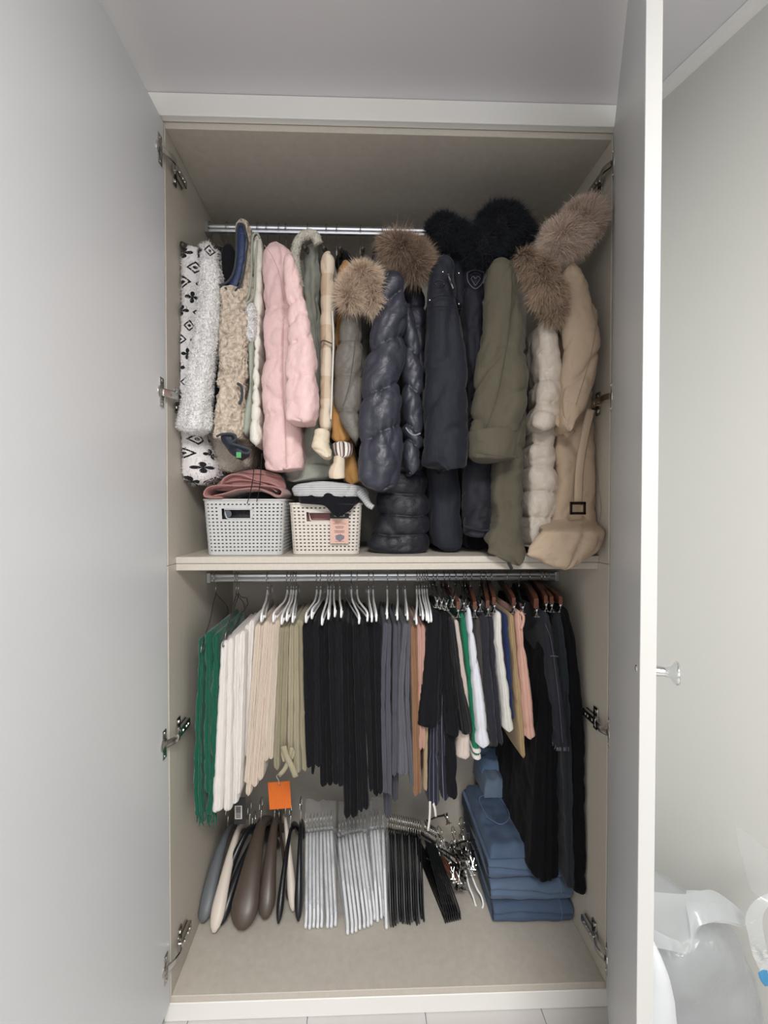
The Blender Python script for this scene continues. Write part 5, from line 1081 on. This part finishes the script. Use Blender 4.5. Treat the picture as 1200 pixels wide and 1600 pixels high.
# slim hangers standing on the floor: closed triangle, hook up
def floor_hanger(ex, ey, tx, ty, mat, label, group, Yt=.35, r=.0028, r2=None, hookmat=STEEL, name='slim_hanger', lean=0.):
    E = Pz(ex, ey, FZ + r + .001); N = P(tx, ty, Yt); By = min(.555, 2 * N[1] - E[1]); B = np.array([2 * N[0] - E[0] if lean == 0 else E[0] + lean, By, FZ + r])
    t = thing(name, label, 'hanger', (N[0], N[1], FZ), group); r2 = r2 or r
    loop = smoothpath([N + [0, -.008, 0], E * .5 + N * .5 + [0, 0, .012], E + [0, .018, .018], E + [0, 0, .006], E + [0, .015, 0], (E + B) / 2, B + [0, -.015, 0], B + [0, 0, .006], B + [0, -.018, .018], B * .5 + N * .5 + [0, 0, .012], N + [0, .008, 0]], 46)
    fixn(put('frame', *_tube(loop, r, 6, (1, 0, 0), r2)[:2], mat, t))
    hp_ = [N + [0, 0, 0], N + [0, 0, .018], N + [0, .014, .030], N + [0, .018, .044], N + [0, .004, .056], N + [0, -.012, .052], N + [0, -.017, .040]]
    fixn(put('hook', *_tube(smoothpath(hp_, 18), .0012, 6, (1, 0, 0))[:2], hookmat, t)); return t
WPB = plastic((228, 229, 232), .35)
g1e = [(477.5 + 6.2 * i + (3 if i > 4 else 0), 1451 - (i > 4) * 2 + RNG.uniform(-2, 2), 480 + 5.4 * i, 1300 - i * .6) for i in range(8)]
g2e = [(543, 1461, 530, 1308), (550, 1459, 536, 1306), (556, 1457, 541, 1304), (562, 1453, 547, 1302), (569, 1451, 553, 1301), (575, 1449, 559, 1300), (580, 1446, 564, 1299), (585, 1438, 570, 1300)]
g3e = [(590, 1441, 580, 1296), (596, 1436, 585, 1295), (600, 1432, 590, 1294), (604, 1452, 598, 1294)]
for grp, es, wh in (('left wrapped bundle', g1e, 'in the left plastic-wrapped bundle'), ('middle wrapped bundle', g2e, 'in the middle plastic-wrapped bundle'), ('right wrapped bundle', g3e, 'at the right end of the wrapped bundles')):
    for i, e in enumerate(es): floor_hanger(*e, WPB, 'new white slim hanger, %s from the left %s' % (ORD[i], wh), 'white hangers in ' + grp, r=.0050, r2=.0042)
for i in range(15):
    ex = 611 + i * 3.7; floor_hanger(ex, 1447 - .5 * i + RNG.uniform(-5, 5) + (0 if i < 13 else -4), 606 + i * 3.6, 1297 + i * .8, BWIRE if i % 3 else plastic((84, 86, 90), .3), '%s slim hanger, %s from the left in the upright dark row' % ('black' if i % 3 else 'dark grey', ORD[i]), 'upright dark hangers', r=.0026, r2=.0036)
for i in range(8):
    floor_hanger(696 + i * 3.3, 1443 - i * .8, 664 + i * 2.4, 1310 + i * 1.5, BWIRE, 'black slim hanger, %s from the left in the slanting dark row' % ORD[i], 'slanting dark hangers', r=.0024, r2=.0034, Yt=.36)
# clear wrapping over the white hangers
FILM = clear_film('clear_wrapping', .16, 1.0, rough=.08, scale=90)
for (x0, x1, yb, yt, lab) in ((476, 526, 1446, 1290, 'left clear wrapping film around white hangers'), (528, 582, 1436, 1293, 'middle clear wrapping film around white hangers'), (578, 607, 1425, 1285, 'right clear wrapping film around white hangers')):
    E0, E1 = Pz(x0, yb, FZ), Pz(x1, yb, FZ); N0, N1 = P(x0 + 1, yt, .35), P(x1 - 1, yt, .35); n, m = 44, 26; V = []
    for i in range(n):
        t = i / (n - 1); 
        for j in range(m):
            u = j / (m - 1); a = E0 * (1 - u) + E1 * u + [0, -.004, .014]; b = N0 * (1 - u) + N1 * u + [0, -.01, .022]; c = b + [0, .03, .05]
            if t < .75: s = t / .75; p = a * (1 - s) + b * s + [0, 0, .022 * math.sin(s * PI)]
            else: s = (t - .75) / .25; p = b * (1 - s) + c * s
            V.append(p)
    V = np.array(V); q = V * [1.6, .5, .5]; V = V + np.stack([0 * V[:, 0], -.006 * (1 - np.abs(vn(q, 38, 3)) * 2), .005 * vn(q, 60, 4)], -1)
    V[:, 2] = np.maximum(V[:, 2], FZ + .002); I = np.arange(n * m).reshape(n, m); F = np.stack([I[:-1, :-1], I[:-1, 1:], I[1:, 1:], I[1:, :-1]], -1).reshape(-1, 4)
    put('plastic_wrapping', V, F, FILM, None, label=lab, cat='wrapping')
# tangle of clip hangers
def rotm(ax, ay, az):
    return np.array(__import__('mathutils').Euler((ax, ay, az)).to_matrix())
for i in range(19):
    f = i / 18; px = 683 + 58 * f + RNG.uniform(-1.4, 1.4); py = 1278 + 40 * f + 84 * RNG.random(); c = P(px, py, .30 + .10 * RNG.random()); c[2] = min(max(c[2], FZ + .04), .27)
    R_ = rotm(RNG.uniform(-.75, -.25), RNG.uniform(-.35, .35), RNG.uniform(-.25, .35)); wd = i in (1, 2)
    t = thing('loose_clip_hanger', '%s clip hanger, %s from the left in the tangled pile' % ('brown wooden' if wd else 'black', ORD[i]), 'hanger', (c[0], c[1], FZ), 'tangled clip hangers on the floor')
    def W(v): return np.asarray(v) @ R_.T + c
    L = .11; V, F, uv = _tube(np.array([(0, -L, 0), (0, 0, .004), (0, L, 0)]), .0055 if wd else .0028, 8, (1, 0, 0), .010 if wd else .0028); fixn(put('bar', np.maximum(W(V), [-9, -9, FZ]), F, WOODM if wd else BWIRE, t))
    hk = smoothpath([(0, 0, 0), (0, 0, .03), (0, .014, .045), (0, .016, .06), (0, 0, .072), (0, -.016, .062), (0, -.018, .05)], 18); fixn(put('hook', *_tube(W(hk), .0014, 6, (1, 0, 0))[:2], CHROME, t))
    for yy in (-L + .012, L - .015):
        mbb = clip_mesh(np.zeros(3)); VV = np.vstack(mbb.V) + [0, yy, -.006]; put('clip', np.maximum(W(VV), [-9, -9, FZ]), mbb.F, STEEL, t, smooth=False)
t = thing('bent_white_hanger', 'single bent white hanger end sticking out of the tangled pile', 'hanger', tuple(Pz(750, 1425, FZ)))
pathpart('frame', t, WPL, [(728, 1345, .29), (736, 1365, .27), (745, 1388, .25), (752, 1400, .235), (755, 1414, .225), (750, 1423, .222), (744, 1416, .23), (739, 1400, .245), (733, 1385, .26), (727, 1360, .28)], .0028, .0, n=44)
# jeans
J = [denim((66, 80, 102)), denim((80, 95, 116)), denim((74, 89, 111)), denim((92, 106, 124))]
yj = float(Pz(835, 1441, FZ + .012)[1]); jl = ['bottom of the folded jeans, lying on the cabinet floor', 'second folded jeans from the floor, slightly set back', 'third folded jeans from the floor, darker blue']
z = FZ + .001
for i in range(3):
    xl, xr = [(772, 903), (768, 903), (765, 898)][i]; h = .060
    a, b = P(xl, 1430, yj)[0], min(P(xr, 1430, yj)[0], HW - .006)
    # box-like folded slab with a rounded front fold
    n = 40; m = 30; mb = MB(); prof = []
    for k in range(m):
        t = -PI / 2 - PI * k / (m - 1) if False else PI * (k / (m - 1)) - PI / 2
        prof.append((-math.cos(t) * .026, math.sin(t) * h / 2))
    ring = [(.34, -h / 2)] + [(.026 + p, q) for p, q in prof] + [(.12, h / 2), (.23, h / 2), (.34, h / 2)]
    ring = np.array(ring); ks = len(ring); xs = np.linspace(a, b, n); V = np.zeros((n, ks, 3))
    V[..., 0] = xs[:, None]; V[..., 1] = (yj + .004 * i) + ring[None, :, 0]; V[..., 2] = z + h / 2 + ring[None, :, 1]
    ei = np.minimum(np.arange(n), np.arange(n)[::-1]) / 4.; es = np.sqrt(np.clip(1 - (1 - np.clip(ei, 0, 1))**2, 0, 1)) * .22 + .78; V[..., 2] = z + h / 2 + (V[..., 2] - z - h / 2) * es[:, None]
    D = .004 * fbm(V, 16, i + 80) + .003 * fbm(V * [.4, 1, 1], 40, i + 90); D2 = -.010 * np.exp(-((V[..., 2] - z - h * .5 - .006 * np.sin(V[..., 0] * 20 + i)) / .004)**2) * (V[..., 1] < yj + .05)
    V[..., 1] += -D2; V[..., 2] = np.maximum(V[..., 2] + D, z + .0005); V[..., 1] += D * .6
    I = np.arange(n * ks).reshape(n, ks); F = np.stack([I[:-1, :-1], I[:-1, 1:], I[1:, 1:], I[1:, :-1]], -1).reshape(-1, 4).tolist(); F += [I[0].tolist(), I[-1].tolist()[::-1], [int(q) for q in I[:, 0]][::-1] + [int(q) for q in I[:, -1]]]
    g = thing('folded_jeans', jl[i], 'jeans', ((a + b) / 2, yj + .17, z), 'stack of folded jeans'); put('denim', V.reshape(-1, 3), F, J[i], g)
    xx = b - .035; st = np.array([(xx, yj + .004 * i - .001 + .026 - .0262 * math.cos(t), z + h / 2 + math.sin(t) * (h / 2 + .0005)) for t in np.linspace(-1.4, 1.4, 14)]); put('seam', *_tube(st, .0011, 5, (1, 0, 0))[:2], cloth((110, 130, 160)), g)
    z += h + .0015
# top pair, rumpled towards the back with pocket and waistband
def slabpts(px0, px1, y0, y1, zb, h, seed, amp=.008, n=36, m=30, slope=0.):
    a, b = P(px0, 1400, y0)[0], P(px1, 1400, y0)[0]; V = []
    xs = np.linspace(a, b, n); ys = np.linspace(y0, y1, m); X, Y = np.meshgrid(xs, ys, indexing='ij'); e = np.minimum(np.minimum(X - a, b - X) / .02, np.minimum(Y - y0, y1 - Y) / .02).clip(0, 1); k = np.sqrt(1 - (1 - e)**2)
    Pq = np.stack([X, Y, 0 * X], -1); Zt = zb + .001 + (h + amp * fbm(Pq, 14, seed) + .5 * amp * (1 - 2 * np.abs(vn(Pq, 26, seed + 1))) + slope * (Y - y0)) * k
    T = np.stack([X, Y, Zt], -1).reshape(-1, 3); Bm = np.stack([X, Y, np.full_like(X, zb)], -1).reshape(-1, 3); I = np.arange(n * m).reshape(n, m)
    F = np.stack([I[:-1, :-1], I[1:, :-1], I[1:, 1:], I[:-1, 1:]], -1).reshape(-1, 4).tolist(); F += [[q + n * m for q in f[::-1]] for f in F]
    edge = np.r_[I[:, 0], I[-1, 1:], I[::-1, -1][1:], I[0, ::-1][1:-1]]; k_ = len(edge); F += [[int(edge[i]), int(edge[i] + n * m), int(edge[(i + 1) % k_] + n * m), int(edge[(i + 1) % k_])] for i in range(k_)]
    return np.vstack([T, Bm]), F
g = thing('folded_jeans', 'top jeans of the stack, with a back pocket and waistband', 'jeans', (float(P(830, 1400, yj)[0]), yj + .2, z), 'stack of folded jeans')
V, F = slabpts(766, 893, yj + .02, .50, z, .028, 5); fixn(put('denim', V, F, J[0], g))
zt_ = z + .034; xa = P(775, 1400, yj + .02)[0]
for pts in ([(xa + .01, .30), (xa + .012, .40), (xa + .075, .41), (xa + .085, .31), (xa + .045, .27), (xa + .01, .30)],):
    put('pocket_stitch', *_tube(smoothpath([(x, y, zt_ + .001) for x, y in pts], 40), .0012, 5, (0, 0, 1))[:2], cloth((120, 140, 170)), g)
g = thing('folded_jeans', 'faded blue jeans with frayed hem slumped at the back of the stack', 'jeans', (float(P(775, 1300, .45)[0]), .48, z + .03), 'stack of folded jeans')
V, F = slabpts(756, 812, .40, .555, z + .034, .05, 9, .014, slope=.12); fixn(put('denim', V, F, J[3], g))
V, F = slabpts(752, 800, .455, .56, z + .086, .03, 11, .014, slope=.1); fixn(put('cuff', V, F, denim((92, 114, 142)), g))

# ================================================================== PLASTIC BAGS BEHIND THE OPEN DOOR
BAGM = clear_film('thin_white_plastic', .62, .35, (208, 211, 213), .3, 16)
def bag(rows, Y, dep, label, seed, amp, nr=80):
    V, F, uv, G = loft(rows, Y, dep, nr=nr, nf=30, ns=16, nb=14, rt=.05, rb=.01, ef=.9, wr=.0, seed=seed)
    V = V + np.stack([amp * fbm(V, 9, seed), amp * fbm(V, 9, seed + 20), amp * .5 * fbm(V, 11, seed + 40)], -1) + (amp * .5 * (1 - 2 * np.abs(vn(V + .06 * fbm(V, 6, 3)[:, None], 13, seed))))[:, None] * np.array([.6, -1, .3])
    V[:, 2] = np.maximum(V[:, 2], .002); return V, F
g = thing('plastic_bag', 'large translucent white plastic bag standing between the open door and the wall', 'bag', (.60, -.3, .0))
V, F = bag([(1462, 1030, 1160), (1480, 1010, 1185), (1520, 990, 1200), (1560, 980, 1215), (1640, 975, 1230), (1900, 970, 1240), (2700, 960, 1230)], -.36, .19, '', 5, .016, 110)
def clear_of(V):
    q = (V[:, :2] - aRp - nR * .026) @ nR; V[:, :2] += np.maximum(-q, 0)[:, None] * nR
    q = (V[:, :2] - a0 + nrm * .006) @ nrm; V[:, :2] -= np.maximum(q, 0)[:, None] * nrm; return V
put('bag_body', clear_of(V), F, BAGM, g)
def sheet(pts0, pts1, Y0, Y1, name, parent, seed=0, n=40, m=12, amp=.006):
    A = smoothpath([P(x, y, Y0) for x, y in pts0], n); B = smoothpath([P(x, y, Y1) for x, y in pts1], n); u = np.linspace(0, 1, m)[None, :, None]
    V = A[:, None] * (1 - u) + B[:, None] * u; V = V + (amp * fbm(V, 16, seed))[..., None] * np.array([.3, -1, .5]); V = clear_of(V.reshape(-1, 3)).reshape(n, m, 3); I = np.arange(n * m).reshape(n, m); F = np.stack([I[:-1, :-1], I[:-1, 1:], I[1:, 1:], I[1:, :-1]], -1).reshape(-1, 4)
    return put(name, V.reshape(-1, 3), F, BAGM, parent)
sheet([(1010, 1392), (1040, 1395), (1070, 1396), (1080, 1392), (1110, 1390), (1140, 1408), (1165, 1428)], [(1010, 1465), (1040, 1474), (1065, 1484), (1078, 1488), (1095, 1445), (1130, 1442), (1160, 1450)], -.37, -.39, 'bag_flap', g, 1)
sheet([(1075, 1392), (1100, 1393), (1125, 1402), (1150, 1420), (1168, 1440)], [(1078, 1480), (1090, 1450), (1120, 1440), (1145, 1442), (1165, 1448)], -.375, -.395, 'bag_flap', g, 4)
sheet([(1010, 1445), (1040, 1462), (1060, 1470)], [(1010, 1478), (1045, 1484), (1075, 1492)], -.40, -.41, 'bag_flap', g, 6)
sheet([(1150, 1292), (1165, 1300), (1200, 1330), (1230, 1350)], [(1160, 1340), (1170, 1380), (1185, 1400), (1230, 1400)], -.35, -.36, 'bag_flap', g, 2).data.materials[0] = clear_film('thin_clear_plastic', .22, .3, (208, 211, 213), .3, 16)
sheet([(1205, 1393), (1180, 1408), (1167, 1435), (1170, 1470), (1182, 1505), (1202, 1540)], [(1222, 1400), (1200, 1420), (1193, 1445), (1194, 1470), (1200, 1500), (1215, 1530)], -.41, -.42, 'handle', g, 3)
mb = MB(); c = P(1197, 1527, -.43); V, F, uv = _tube(smoothpath([c + [-.006, 0, .012], c + [-.003, 0, .0], c + [.006, 0, -.012]], 12), np.r_[.002, np.full(10, .008), .003], 10, (0, 1, 0)); V[:, 1] = c[1] + (V[:, 1] - c[1]) * .05
put('blue_print', V, F, plastic((56, 128, 172), .5), g, label='blue printed mark')
g = thing('plastic_bag', 'small folded white plastic bag hanging against the door edge', 'bag', (float(P(1035, 1560, -.42)[0]), -.42, .0))
V, F = bag([(1474, 1018, 1026), (1500, 1016, 1034), (1550, 1012, 1048), (1600, 1008, 1060), (1700, 1005, 1075), (2350, 1005, 1080)], -.46, .05, '', 9, .004); put('bag_body', clear_of(V), F, clear_film('white_plastic', .9, .2, (240, 242, 244), .35, 20), g)
